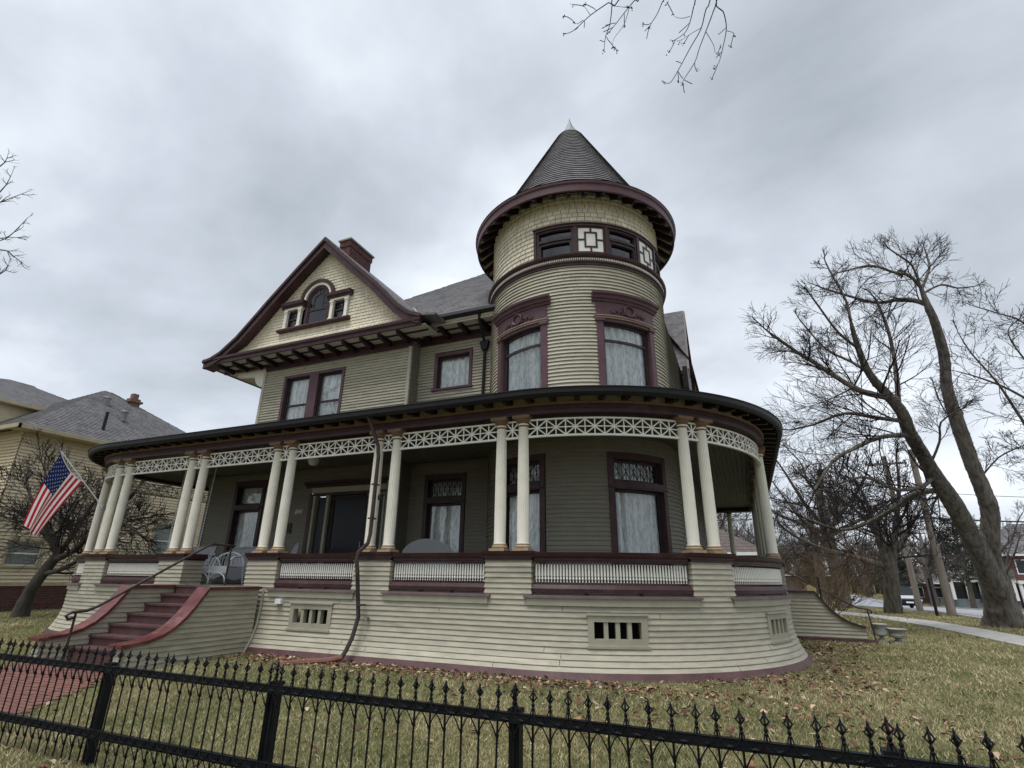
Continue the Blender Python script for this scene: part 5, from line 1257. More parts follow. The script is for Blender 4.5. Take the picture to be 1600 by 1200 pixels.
# small spreading tree in front of the yellow house
rg = random.Random(14); thick = []; thin = []
B = Vector((-24.0, 11.95, -.2))
def W_(dx, dv, z): return (B.x+dx, B.y+dv, z)
thick.append(stem([W_(0, 0, -.25), W_(.1, 0, .7), W_(.38, .1, 1.4), W_(.8, .2, 2.1)], [.30, .20, .175, .15]))
ls = [([W_(.8, .2, 2.05), W_(.4, .1, 2.7), W_(-.2, 0, 3.3), W_(-1.0, -.3, 4.1), W_(-1.6, -.4, 4.9)], .12), ([W_(.8, .2, 2.05), W_(1.2, .3, 2.9), W_(1.4, .5, 3.8), W_(1.9, .6, 4.9)], .10), ([W_(.7, .15, 1.9), W_(1.6, .3, 2.3), W_(2.3, .5, 3.2), W_(3.2, .8, 4.3), W_(3.7, 1, 5.2)], .12), ([W_(.5, .1, 1.45), W_(1.1, .2, 1.55), W_(1.9, .4, 2.0), W_(2.0, .5, 2.6), W_(3.2, .7, 3.2), W_(4.4, .9, 3.4)], .09), ([W_(.8, .2, 2.05), W_(.7, -.4, 3.0), W_(.9, -.8, 4.2), W_(.6, -1, 5.2)], .09), ([W_(.4, .1, 2.7), W_(-.6, .3, 2.9), W_(-1.6, .5, 3.2), W_(-2.6, .6, 3.4)], .08), ([W_(2.3, .5, 3.1), W_(3.3, .4, 3.3), W_(4.3, .3, 3.0), W_(5.0, .3, 2.7)], .06)]
for pts, r in ls: limb(thick, thin, pts, r, .03, rg, 14, 1.9, 2, nb=(0, 6, 6, 6), rmin=.009, wob=.24, upb=.03, ang=(22, 52))
TO = tuple(B); tt = thing('bare_tree', 'small spreading bare tree with crooked limbs in front of the yellow house', 'tree', TO)
link('trunk', tubes_mesh('trunk', thick, 'bark_mid', TO), tt); link('crown', tubes_mesh('crown', thin, 'bark_dark', TO), tt)
# pines and shrubs far right
def pine(name, label, u, v, H, R, seed):
    rg = random.Random(seed); tr = [stem([(0, 0, -.2), (.1, 0, H*.5), (0, .1, H)], [.3, .2, .04])]; Vv = []; Ff = []
    for i in range(90):
        z = H*rg.uniform(.25, 1); a = rg.uniform(0, 6.3); L = R*(1.15-z/H)*rg.uniform(.6, 1.1)+.3
        tr.append(([(0, 0, z), (L*.5*math.cos(a), L*.5*math.sin(a), z+.15), (L*math.cos(a), L*math.sin(a), z+.1)], [.05, .03, .015]))
        for k in range(75):
            t = rg.uniform(.3, 1.05); c = np.array((L*t*math.cos(a)+rg.gauss(0, .28), L*t*math.sin(a)+rg.gauss(0, .28), z+.15+rg.gauss(0, .18))); d = np.array([rg.gauss(0, 1), rg.gauss(0, 1), rg.gauss(.3, .8)]); d /= np.linalg.norm(d); p = np.cross(d, [.3, .5, .8]); p /= np.linalg.norm(p)
            n = len(Vv); Vv += [c-p*.035, c+p*.035, c+d*.3]; Ff.append((n, n+1, n+2))
    t = thing('pine_tree', label, 'tree', (u, v, G(u, v)))
    link('trunk', tubes_mesh('trunk', tr, 'bark_far', (0, 0, 0)), t); link('crown', fast_mesh('crown', Vv, Ff, 'needle'), t)
pine('p', 'dark green pine behind the utility pole', 22.5, 78, 9.5, 4.5, 1); pine('p', 'dark evergreen tree beyond the parked dark car', 20.5, 100, 8, 4.5, 2); pine('p', 'low dark evergreen left of the low-limbed tree', 11, 118, 7, 5, 3)
def shrub(label, u, v, R, H, seed, mat='shrub'):
    rg = random.Random(seed); out = []
    for i in range(16): grow(out, Vector((rg.uniform(-.2, .2), rg.uniform(-.2, .2), -.05)), Vector((rg.gauss(0, .6), rg.gauss(0, .6), 1)).normalized(), H*rg.uniform(.7, 1.1), .02, 2, rg, .06, .2, (0, 5, 6), .006)
    o = link('shrub', tubes_mesh('shrub', out, mat, (0, 0, 0)), None, (u, v, G(u, v))); o['label'] = label; o['category'] = 'shrub'
shrub('tangled yellow-brown shrub behind the side steps', 3.2, 30, 2, 3.2, 4); shrub('brown bare shrub just right of the side porch', 4.4, 36, 2, 3.0, 5); shrub('dark twiggy shrub in front of the grey porch across the street', 25.5, 84, 1, 1.5, 6, 'bark_dark'); shrub('twiggy hedge shrub beside the far red brick house', 22, 92, 1, 2, 7, 'bark_dark')

# ------------------------------------------------------------------ yellow neighbouring house
NO = (-30, 14, -.1)
nb_h = thing('neighbour_house', 'yellow clapboard house with grey hip roof and red brick foundation, left behind the tree', 'house', NO)
def np_(mb, name, mat, parent=None, **k): return mb.build(name, mat, parent or nb_h, NO, **k)
NW = Line((-27.9, 0), (0, 1), (1, 0)); NF = Line((0, 12.0), (1, 0), (0, -1))
nops = [(12.75, 13.95, 1.72, 2.7), (18.6, 20.15, 2.2, 3.95)]
W = wall_panel('wall', NW, 12, 26, .9, 7.3, nops, 'nbr_siding', nb_h, NO)
clapboards(NW, 12, 26, 1.08, 7.25, .14, 'nbr_siding', W, NO, [(a-.1, b+.1, c-.1, d+.12) for a, b, c, d in nops], single=False, t=.06)
W2 = wall_panel('wall', NF, -40, -27.9, .9, 7.3, [], 'nbr_siding', nb_h, NO); clapboards(NF, -40, -27.9, 1.08, 7.25, .14, 'nbr_siding', W2, NO, single=False, t=.06)
m = MB(); bx(m, NW, 11.95, 26, .02, .06, .93, 1.08); np_(m, 'water_table', 'nbr_trim')
m = MB(); bx(m, NW, 11.95, 26, -.2, .0, -.3, .93); bx(m, NF, -40, -28.1, -.2, .0, -.3, .93); fd = np_(m, 'foundation', 'mortar')
z = -.2; row = 0; jm = MB()
rg = random.Random(2)
while z < .9:
    p = 12.0-(.1 if row % 2 else 0)
    while p < 20:
        m = MB() if 11.5 < p < 16.5 and z > -.12 else jm; bx(m, NW, p+.005, p+.2, -.05, .018+rg.uniform(0, .006), z+.005, z+.065)
        if m is not jm: np_(m, 'brick', 'brick', fd)
        p += .206
    z += .072; row += 1
np_(jm, 'bricks', 'brick', fd, kind='stuff')
for i, (a, b, c, d) in enumerate(nops):
    m = MB(); bx(m, NW, a-.1, a, -.03, .05, c, d); bx(m, NW, b, b+.1, -.03, .05, c, d); bx(m, NW, a-.1, b+.1, -.03, .055, d, d+.12); bx(m, NW, a-.15, b+.15, -.03, .1, c-.08, c); wn = np_(m, 'window', 'nbr_trim')
    m = MB(); st = .05; mz = (c+d)/2
    bx(m, NW, a, a+st, -.1, -.06, c, d); bx(m, NW, b-st, b, -.1, -.06, c, d); bx(m, NW, a+st, b-st, -.1, -.06, mz-.03, mz+.03); bx(m, NW, a+st, b-st, -.1, -.06, c, c+st); bx(m, NW, a+st, b-st, -.1, -.06, d-st, d); np_(m, 'sash', 'white_paint', wn)
    m = MB(); bx(m, NW, a+.02, b-.02, -.085, -.08, c+.02, d-.02); np_(m, 'pane', 'glass', wn)
    m = MB(); bx(m, NW, a, b, -.25, -.24, c, d); np_(m, 'curtain', 'lace', wn)
EZ = 7.28
m = MB()
plane_courses(m, (-27.2, 11.5, EZ), (-27.2, 24.5, EZ), (-32.4, 16.9, 11.2), (-32.4, 17.1, 11.2), 40, .03); plane_courses(m, (-38, 11.5, EZ), (-27.2, 11.5, EZ), (-32.5, 16.9, 11.2), (-32.4, 16.9, 11.2), 40, .03)
plane_courses(m, (-27.2, 24.5, EZ), (-38, 24.5, EZ), (-32.4, 17.3, 11.2), (-33, 17.3, 11.2), 20, .016)
rf = np_(m, 'roof', 'roof')
m = MB(); plane_courses(m, (-31.6, 7.0, 9.2), (-31.6, 15.0, 9.2), (-41.2, 16.2, 12.8), (-41.2, 17.4, 12.8), 34, .016); plane_courses(m, (-31.6, 15.0, 9.2), (-33, 26, 9.2), (-41.2, 17.2, 12.8), (-41.5, 17.4, 12.8), 26, .016); plane_courses(m, (-50, 7.0, 9.2), (-31.6, 7.0, 9.2), (-41.4, 16.2, 12.8), (-41.2, 16.2, 12.8), 26, .016); np_(m, 'upper_roof', 'roof')
m = MB(); m.box(-48, -32.1, 7.4, 17, -.3, 9.15); np_(m, 'upper_wall', 'nbr_siding')
m = MB(); m.box(-31.72, -31.56, 7, 15.0, 9.06, 9.22); m.box(-32.1, -31.6, 7, 15.0, 9.04, 9.07); m.box(-27.3, -27.14, 11.4, 24.5, EZ-.14, EZ+.03); m.box(-27.9, -27.2, 11.5, 24.5, EZ-.16, EZ-.13); m.box(-38, -27.14, 11.36, 11.5, EZ-.14, EZ+.03); np_(m, 'gutter', 'nbr_trim')
for x, v, z in ((-30.82, 16.28, 10.15), (-29.5, 16.6, 9.3)):
    m = MB(); m.lathe([(0, z+.30), (.18, z+.29), (.21, z+.2), (.17, z+.17), (.14, z-.3)], (x, v), 12); np_(m, 'roof_vent', 'metal_cap', rf)
m = MB(); m.tube([(-28.2, 15.1, 7.8), (-28.2, 15.1, 8.95)], .075, 8); np_(m, 'vent_pipe', 'gutter', rf)
m = MB(); m.box(-32.0, -31.5, 17.9, 18.4, 9.5, 11.0); m.box(-32.1, -31.4, 17.8, 18.5, 10.75, 10.87); m.box(-31.9, -31.6, 18.0, 18.3, 11.0, 11.3); np_(m, 'chimney', 'terracotta', rf)

# ------------------------------------------------------------------ cast-iron fence along the front
FV = 3.76
fence = thing('iron_fence', 'black cast-iron fence with spear finials running across the front lawn', 'fence', (-1.5, FV, -.18))
FO = (-1.5, FV, -.18)
U0, U1 = -11.2, 5.2
for z0, z1, nm in ((.592, .65, 'top_rail'), (.052, .118, 'bottom_rail')):
    m = MB(); m.prism([(FV-.016, z0), (FV-.016, z1-.006), (FV-.022, z1), (FV+.022, z1), (FV+.022, z1-.008), (FV-.006, z1-.010), (FV-.006, z0)], U0, U1, 'x'); m.build(nm, 'iron', fence, FO)
def picket():
    m = MB(); m.tube([(0, 0, -.15), (0, 0, .61)], .0075, 6)
    for zt, zb in ((.60, .505), (.06, -.035)):
        for sg in (-1, 1):
            m.tube([(sg*.004, -.012, zb), (sg*.016, -.016, zb+.03), (sg*.036, -.018, zb+.065), (sg*.064, -.018, zt+.004)], [.0055, .005, .0045, .004], 5)
            m.tube([(sg*.012, -.018, zt+.052), (sg*.03, -.021, zt+.022), (sg*.064, -.021, zt+.008)], [.004, .0035, .0035], 5)
        m.lathe([(.0095, zb-.012), (.013, zb), (.0095, zb+.012)], n=8)
        for k in range(8):   # star rosette between the pickets
            a = 2*PI*k/8; L = .024 if k % 2 == 0 else .014
            m.tube([(.0643, -.024, zt+.012), (.0643+L*math.cos(a), -.021, zt+.012+L*math.sin(a))], [.0055, .002], 4)
        m.box(-.064, .064, -.0215, -.0165, zt+.006, zt+.014)
    return m
def finial():
    m = MB()
    for sg in (-1, 1): m.tube([(sg*.017, -.01, .65), (sg*.012, -.004, .672), (sg*.006, 0, .690)], .0042, 5)
    m.tube([(0, 0, .645), (0, 0, .71)], .0065, 6)
    m.lathe([(.007, .682), (.0125, .688), (.007, .693), (.011, .700), (.0125, .708), (.008, .716), (.004, .722)], n=8)
    for ax in ((1, 0), (0, 1)):
        for sg in (-1, 1):
            m.tube([(0, 0, .722), (sg*.022*ax[0], sg*.022*ax[1], .750), (0, 0, .786)], [.0045, .0052, .0045], 4)
            m.tube([(sg*.02*ax[0], sg*.02*ax[1], .750), (sg*.030*ax[0], sg*.030*ax[1], .754)], [.005, .004], 4)
    m.tube([(0, 0, .722), (0, 0, .75), (0, 0, .786)], [.005, .007, .005], 5)
    m.lathe([(.0055, .784), (.0085, .788), (.006, .795), (.004, .802), (0, .808)], n=6)
    return m
rgf = random.Random(41); p0 = None; u = -1.44-.1286*76
while u < U1:
    lc = (u-FO[0], 0, -FO[2])
    if p0 is None:
        a = picket().build('picket', 'iron', fence, (0, 0, 0), True); a.location = lc; b = finial().build('finial', 'iron', a, (0, 0, 0), True); p0 = (a, b)
    else:
        a = inst(p0[0], lc, fence); inst(p0[1], (0, 0, 0), a, rgf.uniform(-.25, .25)); a.rotation_euler = (rgf.gauss(0, .007), rgf.gauss(0, .009), rgf.gauss(0, .02))
    u += .1286
q0 = None
for k in range(-5, 4):
    u = -1.575+2.156*k; lc = (u-FO[0], .045, -FO[2])
    if q0 is None:
        m = MB(); m.box(-.038, .038, -.022, .05, -.35, .64); m.box(-.03, -.012, -.028, -.022, -.3, .58); m.box(.012, .03, -.028, -.022, -.3, .58); m.box(-.045, .045, -.03, .058, .64, .667)
        a = m.build('post', 'iron', fence, (0, 0, 0)); a.location = lc; b = finial().build('finial', 'iron', a, (0, 0, 0), True); b.scale = (1.25, 1.25, 1.02); q0 = (a, b)
    else:
        a = inst(q0[0], lc, fence); b = inst(q0[1], (0, 0, 0), a, 0, (1.25, 1.25, 1.02))

# ------------------------------------------------------------------ flag on the corner column
FT0 = Vector((-16.25, 9.26, 3.18)); FT1 = Vector((-16.52, 7.97, 4.56))
fl = thing('flag', 'United States flag hanging from an angled white pole on the left corner column', 'flag', tuple(FT0))
FLO = tuple(FT0)
m = MB(); m.tube([FT0, FT1], .014, 8); m.build('flagpole', 'white_paint', fl, FLO, True)
m = MB(); m.lathe([(0, FT1.z-.03), (.025, FT1.z-.01), (.03, FT1.z+.02), (.02, FT1.z+.04), (0, FT1.z+.045)], (FT1.x, FT1.y), 10); m.build('finial_ball', 'metal_cap', fl, FLO, True)
m = MB(); m.box(FT0.x-.04, FT0.x+.04, FT0.y-.03, FT0.y+.06, FT0.z-.08, FT0.z+.05); m.build('bracket', 'metal_cap', fl, FLO)
dirp = (FT0-FT1).normalized()
H0 = FT1+dirp*.07+Vector((0, 0, -.02)); H1 = FT1+dirp*.99+Vector((.02, 0, -.03))
E0 = Vector((-17.33, 8.12, 2.66)); E1 = Vector((-17.22, 8.36, 2.36))
def flagpt(a, b):   # a along the hoist (0 at the tip), b along the fly
    h = H0.lerp(H1, a); h = h+Vector((0, 0, -.10*math.sin(PI*a)))+Vector((-.06, 0, 0))*math.sin(PI*a)
    e = E0.lerp(E1, a); p = h.lerp(e, b)
    p += Vector((-.10*math.sin(PI*b), 0, -.02))*(1-a*.4)
    amp = .02+.11*b; p += Vector((.55, -.83, 0))*amp*(math.sin(a*10.5+.6+b*1.2)*.55+.3*math.sin(a*5+1.5))
    return p
na, nb2 = 52, 30; m = MB(); vs4 = [tuple(flagpt(i/na, j/nb2)) for i in range(na+1) for j in range(nb2+1)]
groups = {0: [], 1: [], 2: []}
for i in range(na):
    for j in range(nb2):
        st = int(i*13/na); c = 2 if (st < 7 and j < nb2*.4) else (0 if st % 2 == 0 else 1); groups[c].append((i*(nb2+1)+j, (i+1)*(nb2+1)+j, (i+1)*(nb2+1)+j+1, i*(nb2+1)+j+1))
m.v = vs4
for c, fs in groups.items(): m.f += fs; m.m += [c]*len(fs)
cloth = m.build('cloth', ['flag_red', 'flag_white', 'flag_blue'], fl, FLO, True)
m = MB()
for r in range(9):
    for c in range(6 if r % 2 == 0 else 5):
        a = (r+1)/10*7/13; b = ((c*2+1+(r % 2))/12)*.4
        p = flagpt(a, b); ta = (flagpt(a+.01, b)-p).normalized(); tb = (flagpt(a, b+.01)-p).normalized(); n = ta.cross(tb).normalized()
        for sg in (-1, 1):
            vs4 = [p+n*sg*.004]
            for k in range(10): an = 2*PI*k/10; R_ = .026 if k % 2 == 0 else .011; vs4.append(p+n*sg*.004+ta*R_*math.cos(an)+tb*R_*math.sin(an))
            m.add([tuple(q) for q in vs4], [(0, k+1, (k+1) % 10+1) for k in range(10)])
m.build('stars', 'flag_white', cloth, FLO, kind='stuff')
m = MB(); m.tube([flagpt(i/10, -.008) for i in range(11)], .012, 5); m.build('hem', 'flag_white', cloth, FLO)

# ------------------------------------------------------------------ porch furniture
def wicker_seat(name, label, cat, loc, rz, w=.7, bh=.95, round_back=True, mat='wicker', sh=.42, dp=.55):
    t = thing(name, label, cat, loc, rz, None)
    m = MB(); m.box(-w/2, w/2, -dp/2, dp/2, sh-.06, sh); m.build('seat', mat, t)
    m = MB(); n = 16; fr = []; bkk = []
    for i in range(n+1):
        x = -w/2+w*i/n; k = math.sqrt(max(0, 1-(2*i/n-1)**2)); ht = sh+(bh-sh)*(k*.75+.25 if round_back else .8+.2*k); y = dp/2-.10*(abs(2*i/n-1)**2)
        fr.append((x, y, sh)); bkk.append((x, y+.12, ht))
    m.add([p for p in fr]+[p for p in bkk]+[(x, y+.03, z) for x, y, z in fr]+[(x, y+.03, z) for x, y, z in bkk], [(i, i+1, n+2+i, n+1+i) for i in range(n)]+[(2*n+2+i, 2*n+3+i, 3*n+4+i, 3*n+3+i) for i in range(n)]+[(n+1+i, n+2+i, 3*n+4+i, 3*n+3+i) for i in range(n)])
    bk_ = m.build('backrest', mat, t, smooth=True); m = MB(); m.tube(bkk, .025, 6); m.build('rolled_edge', mat, bk_, smooth=True)
    for sg in (-1, 1):
        m = MB(); x = sg*(w/2); m.tube([(x, dp/2, sh+.30), (x+sg*.03, .05, sh+.26), (x+sg*.03, -dp/2+.06, sh+.22), (x+sg*.01, -dp/2, sh+.1), (x, -dp/2+.02, sh-.05)], .028, 6)
        for k in range(5): y = dp/2-.08-k*.09; m.tube([(x, y, sh-.02), (x+sg*.02, y, sh+.25)], .008, 4)
        m.build('arm', mat, t, smooth=True)
        for yy in (-dp/2+.04, dp/2-.04): m = MB(); m.tube([(sg*(w/2-.04), yy, sh-.03), (sg*(w/2-.01), yy, 0)], [.024, .02], 6); m.build('leg', mat, t, smooth=True)
    m = MB()
    for k in range(2):
        xs = [-w/2+w*(k+i/8)/2 for i in range(9)]; top = [(x, -dp/2, sh-.05) for x in xs]; bot = [(x, -dp/2, sh-.19-.13*abs(math.cos(PI*i/8))) for i, x in enumerate(xs)]
        m.add(top+bot, [(i, i+1, 9+i+1, 9+i) for i in range(8)]); m.tube(bot, .012, 5)
    m.build('skirt', mat, t)
    return t
FZ = 1.25
t = thing('wicker_armchair', 'white wicker armchair with open arched skirt at the top of the front steps', 'chair', (-12.72, 10.4, FZ), .2)
w_, d_2 = .98, .58
m = MB(); m.box(-w_/2, w_/2, -d_2/2, d_2/2, .40, .44); m.build('seat', 'wicker_white', t)
m = MB(); m.box(-w_/2, w_/2, -d_2/2-.012, -d_2/2+.012, .27, .42); m.build('apron', 'wicker_white', t)
for k in range(2):
    m = MB(); m.tube([(-w_/2+w_*(k+(1-math.cos(PI*i/10))/2)/2, -d_2/2, .03+.25*math.sin(PI*i/10)) for i in range(11)], .016, 6); m.build('skirt_arch', 'white_paint', t, smooth=True)
for x in (-w_/2, 0, w_/2):
    m = MB(); m.tube([(x, -d_2/2, .42), (x*1.06, -d_2/2-.01, 0)], .018, 6); m.build('leg', 'white_paint', t, smooth=True)
for x in (-w_/2, w_/2):
    m = MB(); m.tube([(x, d_2/2, .42), (x*1.05, d_2/2+.05, 0)], .018, 6); m.build('leg', 'white_paint', t, smooth=True)
    m = MB(); sx = 1 if x > 0 else -1
    m.tube([(x, -d_2/2, .42), (x+sx*.02, -d_2/2-.02, .56), (x+sx*.05, -d_2/2+.1, .66), (x+sx*.04, .1, .68), (x*.96, d_2/2+.05, .76)], .024, 6)
    for q in range(4): m.tube([(x, -.18+q*.13, .43), (x+sx*.04, -.18+q*.13, .67)], .007, 4)
    m.build('arm', 'white_paint', t, smooth=True)
hp = [(-w_*.48*math.cos(PI*i/14), d_2/2+.04+.06*math.sin(PI*i/14), .44+.36*math.sin(PI*i/14)) for i in range(15)]
m = MB(); m.tube(hp, .022, 6); bk_ = m.build('back_hoop', 'white_paint', t, smooth=True)
for i in range(1, 14):
    m = MB(); m.tube([(hp[i][0]*.85, d_2/2, .44), hp[i]], .008, 4); m.build('spoke', 'white_paint', bk_)
m = MB(); m.tube([(-.2, -.1, .44), (-.14, -.1, .62), (-.06, -.1, .66), (.02, -.1, .62), (.12, -.1, .44)], .012, 6); m.build('cushion_loop', 'white_paint', t, smooth=True)
wicker_seat('wicker_settee', 'grey wicker settee behind the white armchair on the porch', 'settee', (-13.25, 11.6, FZ), .2, 1.5, 1.0, False)
wicker_seat('wicker_settee', 'grey wicker settee with arched back under the porch window, seen over the railing', 'settee', (-6.85, 11.4, FZ), PI, 1.5, 1.06, True)
wicker_seat('wicker_rocker', 'round-backed wicker chair half hidden by the paired columns left of the door', 'chair', (-11.75, 11.5, FZ), -.6, .75, 1.08, True)
t = thing('porch_swing', 'wicker porch swing hung on chains at the left end of the porch', 'swing', (-15.2, 11.2, FZ))
PO = (-15.2, 11.2, FZ)
m = MB(); m.box(-15.8, -14.5, 10.95, 11.5, 1.68, 1.74); m.build('seat', 'wicker', t, PO)
m = MB(); m.prism([(11.48, 1.72), (11.52, 1.72), (11.7, 2.24), (11.66, 2.25)], -15.8, -14.5, 'x'); m.tube([(-15.8, 11.68, 2.24), (-14.5, 11.68, 2.24)], .035, 6); m.build('backrest', 'wicker', t, PO)
for x in (-15.75, -14.42):
    m = MB(); m.tube([(x, 11.5, 2.02), (x, 10.95, 1.98), (x, 10.93, 1.72)], .03, 6); m.build('arm', 'wicker', t, PO)
    m = MB(); k = 34
    for i in range(k):
        a = Vector((x, 11.0, 2.0)).lerp(Vector((x, 11.05, 4.62)), i/k); b = Vector((x, 11.0, 2.0)).lerp(Vector((x, 11.05, 4.62)), (i+.8)/k); s = .012 if i % 2 else .0
        m.tube([a+Vector((s, .012-s, 0)), b+Vector((s, .012-s, 0))], .009, 4); m.tube([a-Vector((s, .012-s, 0)), b-Vector((s, .012-s, 0))], .009, 4)
    m.build('chain', 'white_paint', t, PO)
# globe light on the porch ceiling
gl = MB().lathe([(0, 4.30), (.1, 4.33), (.15, 4.42), (.14, 4.5), (.09, 4.54), (.08, 4.63), (0, 4.63)], (-10.6, 11.0), 16).build('ceiling_light', 'white_paint', None, (-10.6, 11.0, 4.3), True); gl['label'] = 'round white glass ceiling light above the front door'; gl['category'] = 'light'

# ------------------------------------------------------------------ stone urns, yard posts, poles, wires
def urn(label, u, v, h, w):
    z = G(u, v); m = MB(); s = h/.62
    m.box(u-w*.55, u+w*.55, v-w*.55, v+w*.55, z-.02, z+.05*s); o = [(w*.5, .05), (w*.5, .08), (w*.28, .12), (w*.22, .17), (w*.4, .21), (w*.75, .25), (w*.82, .33), (w*.74, .42), (w*.8, .50), (w*.98, .56), (w*1.02, .60), (w*.96, .62), (w*.84, .60), (w*.6, .45), (0, .43)]
    m.lathe([(r, z+q*s) for r, q in o], (u, v), 20)
    ob = m.build('stone_urn', 'stone', None, (u, v, z), True); ob['label'] = label; ob['category'] = 'urn'; ob['group'] = 'stone urns by the side steps'
urn('taller stone garden urn next to the side step handrail', 3.12, 18.5, .47, .2); urn('squat wide stone urn right of the taller urn', 3.5, 18.55, .36, .24)
def pole(label, u, v, h, r, mat='pole_wood', nm='utility_pole', arms=True):
    z = G(u, v); t = thing(nm, label, 'pole', (u, v, z)); m = MB(); m.tube([(u, v, z-.2), (u, v, z+h*.5), (u, v, z+h)], [r, r*.85, r*.7], 10); m.build('shaft', mat, t, (u, v, z), True)
    if arms:
        m = MB(); m.box(u-1.1, u+1.1, v-.06, v+.06, z+h-.55, z+h-.42); m.build('crossarm', mat, t, (u, v, z))
        for x in (-1, -.4, .4, 1): m = MB(); m.lathe([(.03, z+h-.42), (.05, z+h-.36), (.04, z+h-.28), (0, z+h-.26)], (u+x, v), 8); m.build('insulator', 'bronze', t, (u, v, z))
    return t
pole('weathered wooden utility pole right of the low-limbed tree', 9.05, 34.7, 8.4, .2, arms=False); pole('thinner wooden pole just left of the utility pole', 8.75, 39.1, 9.0, .17); pole('distant utility pole far down the street', 9.5, 95, 10, .16)
pole('short black lamp post without its head beside the utility pole', 8.36, 34.4, 1.75, .075, 'rubber', 'black_post', False); pole('short black post standing behind the side steps', 3.0, 30.2, 1.75, .055, 'rubber', 'black_post', False)
sg = MB(); sg.prism([(1.80, 1.12), (2.06, 1.12), (2.09, 1.32), (1.95, 1.42), (1.79, 1.36)], 22.0, 22.03, 'y'); sg.box(1.92, 1.96, 22.03, 22.06, -.1, 1.25)
sg = sg.build('yard_sign', 'sign_yellow', None, (1.94, 22, -.03)); sg['label'] = 'small yellow yard sign behind the side steps'; sg['category'] = 'sign'
def wire(label, a, b, sag, r=.018):
    a = Vector(a); b = Vector(b); m = MB(); pts = [a.lerp(b, i/14)-Vector((0, 0, sag*4*(i/14)*(1-i/14))) for i in range(15)]; m.tube(pts, r, 5)
    o = m.build('overhead_wire', 'rubber', None, tuple(a)); o['label'] = label; o['category'] = 'wire'; o['group'] = 'overhead wires by the street'
wire('thick overhead cable running right from the thinner pole', (8.75, 39.1, 5.3), (34, 58, 6.6), .5, .05); wire('upper overhead wire running right across the street', (8.75, 39.1, 6.9), (34, 58, 8.2), .5); wire('overhead wire running left from the thinner pole toward the house', (8.75, 39.1, 5.2), (-1.2, 24, 5.6), .4, .03); wire('lower overhead wire sloping left from the utility pole', (9.05, 34.7, 4.6), (-2, 50, 4.0), .4, .025); wire('high overhead wire along the street between the poles', (8.75, 39.1, 8.3), (9.5, 95, 7.2), .6)

# ------------------------------------------------------------------ cars down the street
def car(label, u, v, rz, body, hood=None, suv=True):
    z = G(u, v); t = thing('parked_car', label, 'car', (u, v, z), rz, 'cars parked along the street'); h = 1.75 if suv else 1.45; L = 4.6; w = .93
    secs = [(-L/2, .45, .62, .80), (-L/2+.15, .32, .82, .90), (-1.1, .25, 1.02 if suv else .88, w), (-.6, .25, 1.05 if suv else .92, w), (1.6, .25, 1.05 if suv else .92, w), (L/2-.1, .3, 1.0 if suv else .9, .9), (L/2, .45, .85, .82)]
    m = MB(); vs4 = []
    for y, b, tp, ww in secs: vs4 += [(-ww, y, b), (-ww*1.0, y, (b+tp)/2), (-ww*.93, y, tp), (ww*.93, y, tp), (ww, y, (b+tp)/2), (ww, y, b)]
    m.add(vs4, [(i*6+j, i*6+(j+1) % 6, (i+1)*6+(j+1) % 6, (i+1)*6+j) for i in range(len(secs)-1) for j in range(6)]+[tuple(range(6)), tuple(range(36, 42))[::-1]]); m.build('body', body, t, smooth=True)
    if hood: m = MB(); m.add([(-.8, -L/2+.16, .835), (.8, -L/2+.16, .835), (.84, -1.05, 1.04), (-.84, -1.05, 1.04)], [(0, 1, 2, 3)]); m.build('frosted_bonnet', hood, t)
    zt = 1.03 if suv else .9
    def cab(sx, y0, y1, y2, y3, z0, z1): return [(-.86*sx, y0, z0), (.86*sx, y0, z0), (.68*sx, y1, z1), (-.68*sx, y1, z1), (-.86*sx, y3, z0), (.86*sx, y3, z0), (.68*sx, y2, z1), (-.68*sx, y2, z1)]
    y = (-.95, -.35, 1.75 if suv else 1.0, 2.1 if suv else 1.75)
    m = MB(); m.add(cab(1, *y, zt, h), [(0, 1, 2, 3), (5, 4, 7, 6), (1, 5, 6, 2), (4, 0, 3, 7)]); m.build('glasshouse', 'car_glass', t)
    m = MB(); m.box(-.69, .69, y[1]-.02, y[2]+.02, h-.04, h+.03)
    for sx in (-1, 1): m.tube([(.87*sx, y[0], zt), (.69*sx, y[1], h)], .04, 5); m.tube([(.87*sx, y[3], zt), (.69*sx, y[2], h)], .05, 5); m.tube([(.87*sx, .45, zt), (.69*sx, .45, h)], .04, 4)
    m.build('roof', body, t)
    for sx in (-1, 1):
        m = MB(); m.box(sx*.72-.16, sx*.72+.16, -L/2-.01, -L/2+.2, .64, .78); m.build('headlight', 'lamp_glass', t)
        m = MB(); m.box(sx*.98-.09, sx*.98+.09, -.8, -.68, 1.05, 1.2); m.build('mirror', body, t)
        for yy in (-1.4, 1.4):
            m = MB(); m.lathe([(0, -.1), (.33, -.1), (.35, -.06), (.35, .1), (0, .1)], n=18); wv = [(sx*.84+q[2], yy+q[0], .34+q[1]) for q in m.v]; m.v = wv; wl = m.build('wheel', 'tyre', t)
            m = MB(); m.lathe([(0, 0), (.2, 0), (.22, .02)], n=14); m.v = [(sx*.95, yy+q[0], .34+q[1]) for q in m.v]; m.build('rim', 'hub', wl)
    m = MB(); m.box(-.26, .26, -L/2-.02, -L/2, .48, .6); m.build('number_plate', 'white_paint', t); m = MB(); m.box(-.5, .5, -L/2-.012, -L/2+.05, .62, .76); m.build('grille', 'tyre', t)
car('dark SUV with pale frosted bonnet facing the camera, parked beyond the poles', 11.9, 58, 0, 'car_dark', 'car_frost', True)
car('white car parked far down the street behind the trunks', 13.6, 108, .9, 'car_white', None, False)
car('dark car parked far down the street beside the white car', 12.4, 101, .3, 'car_dark', None, False)
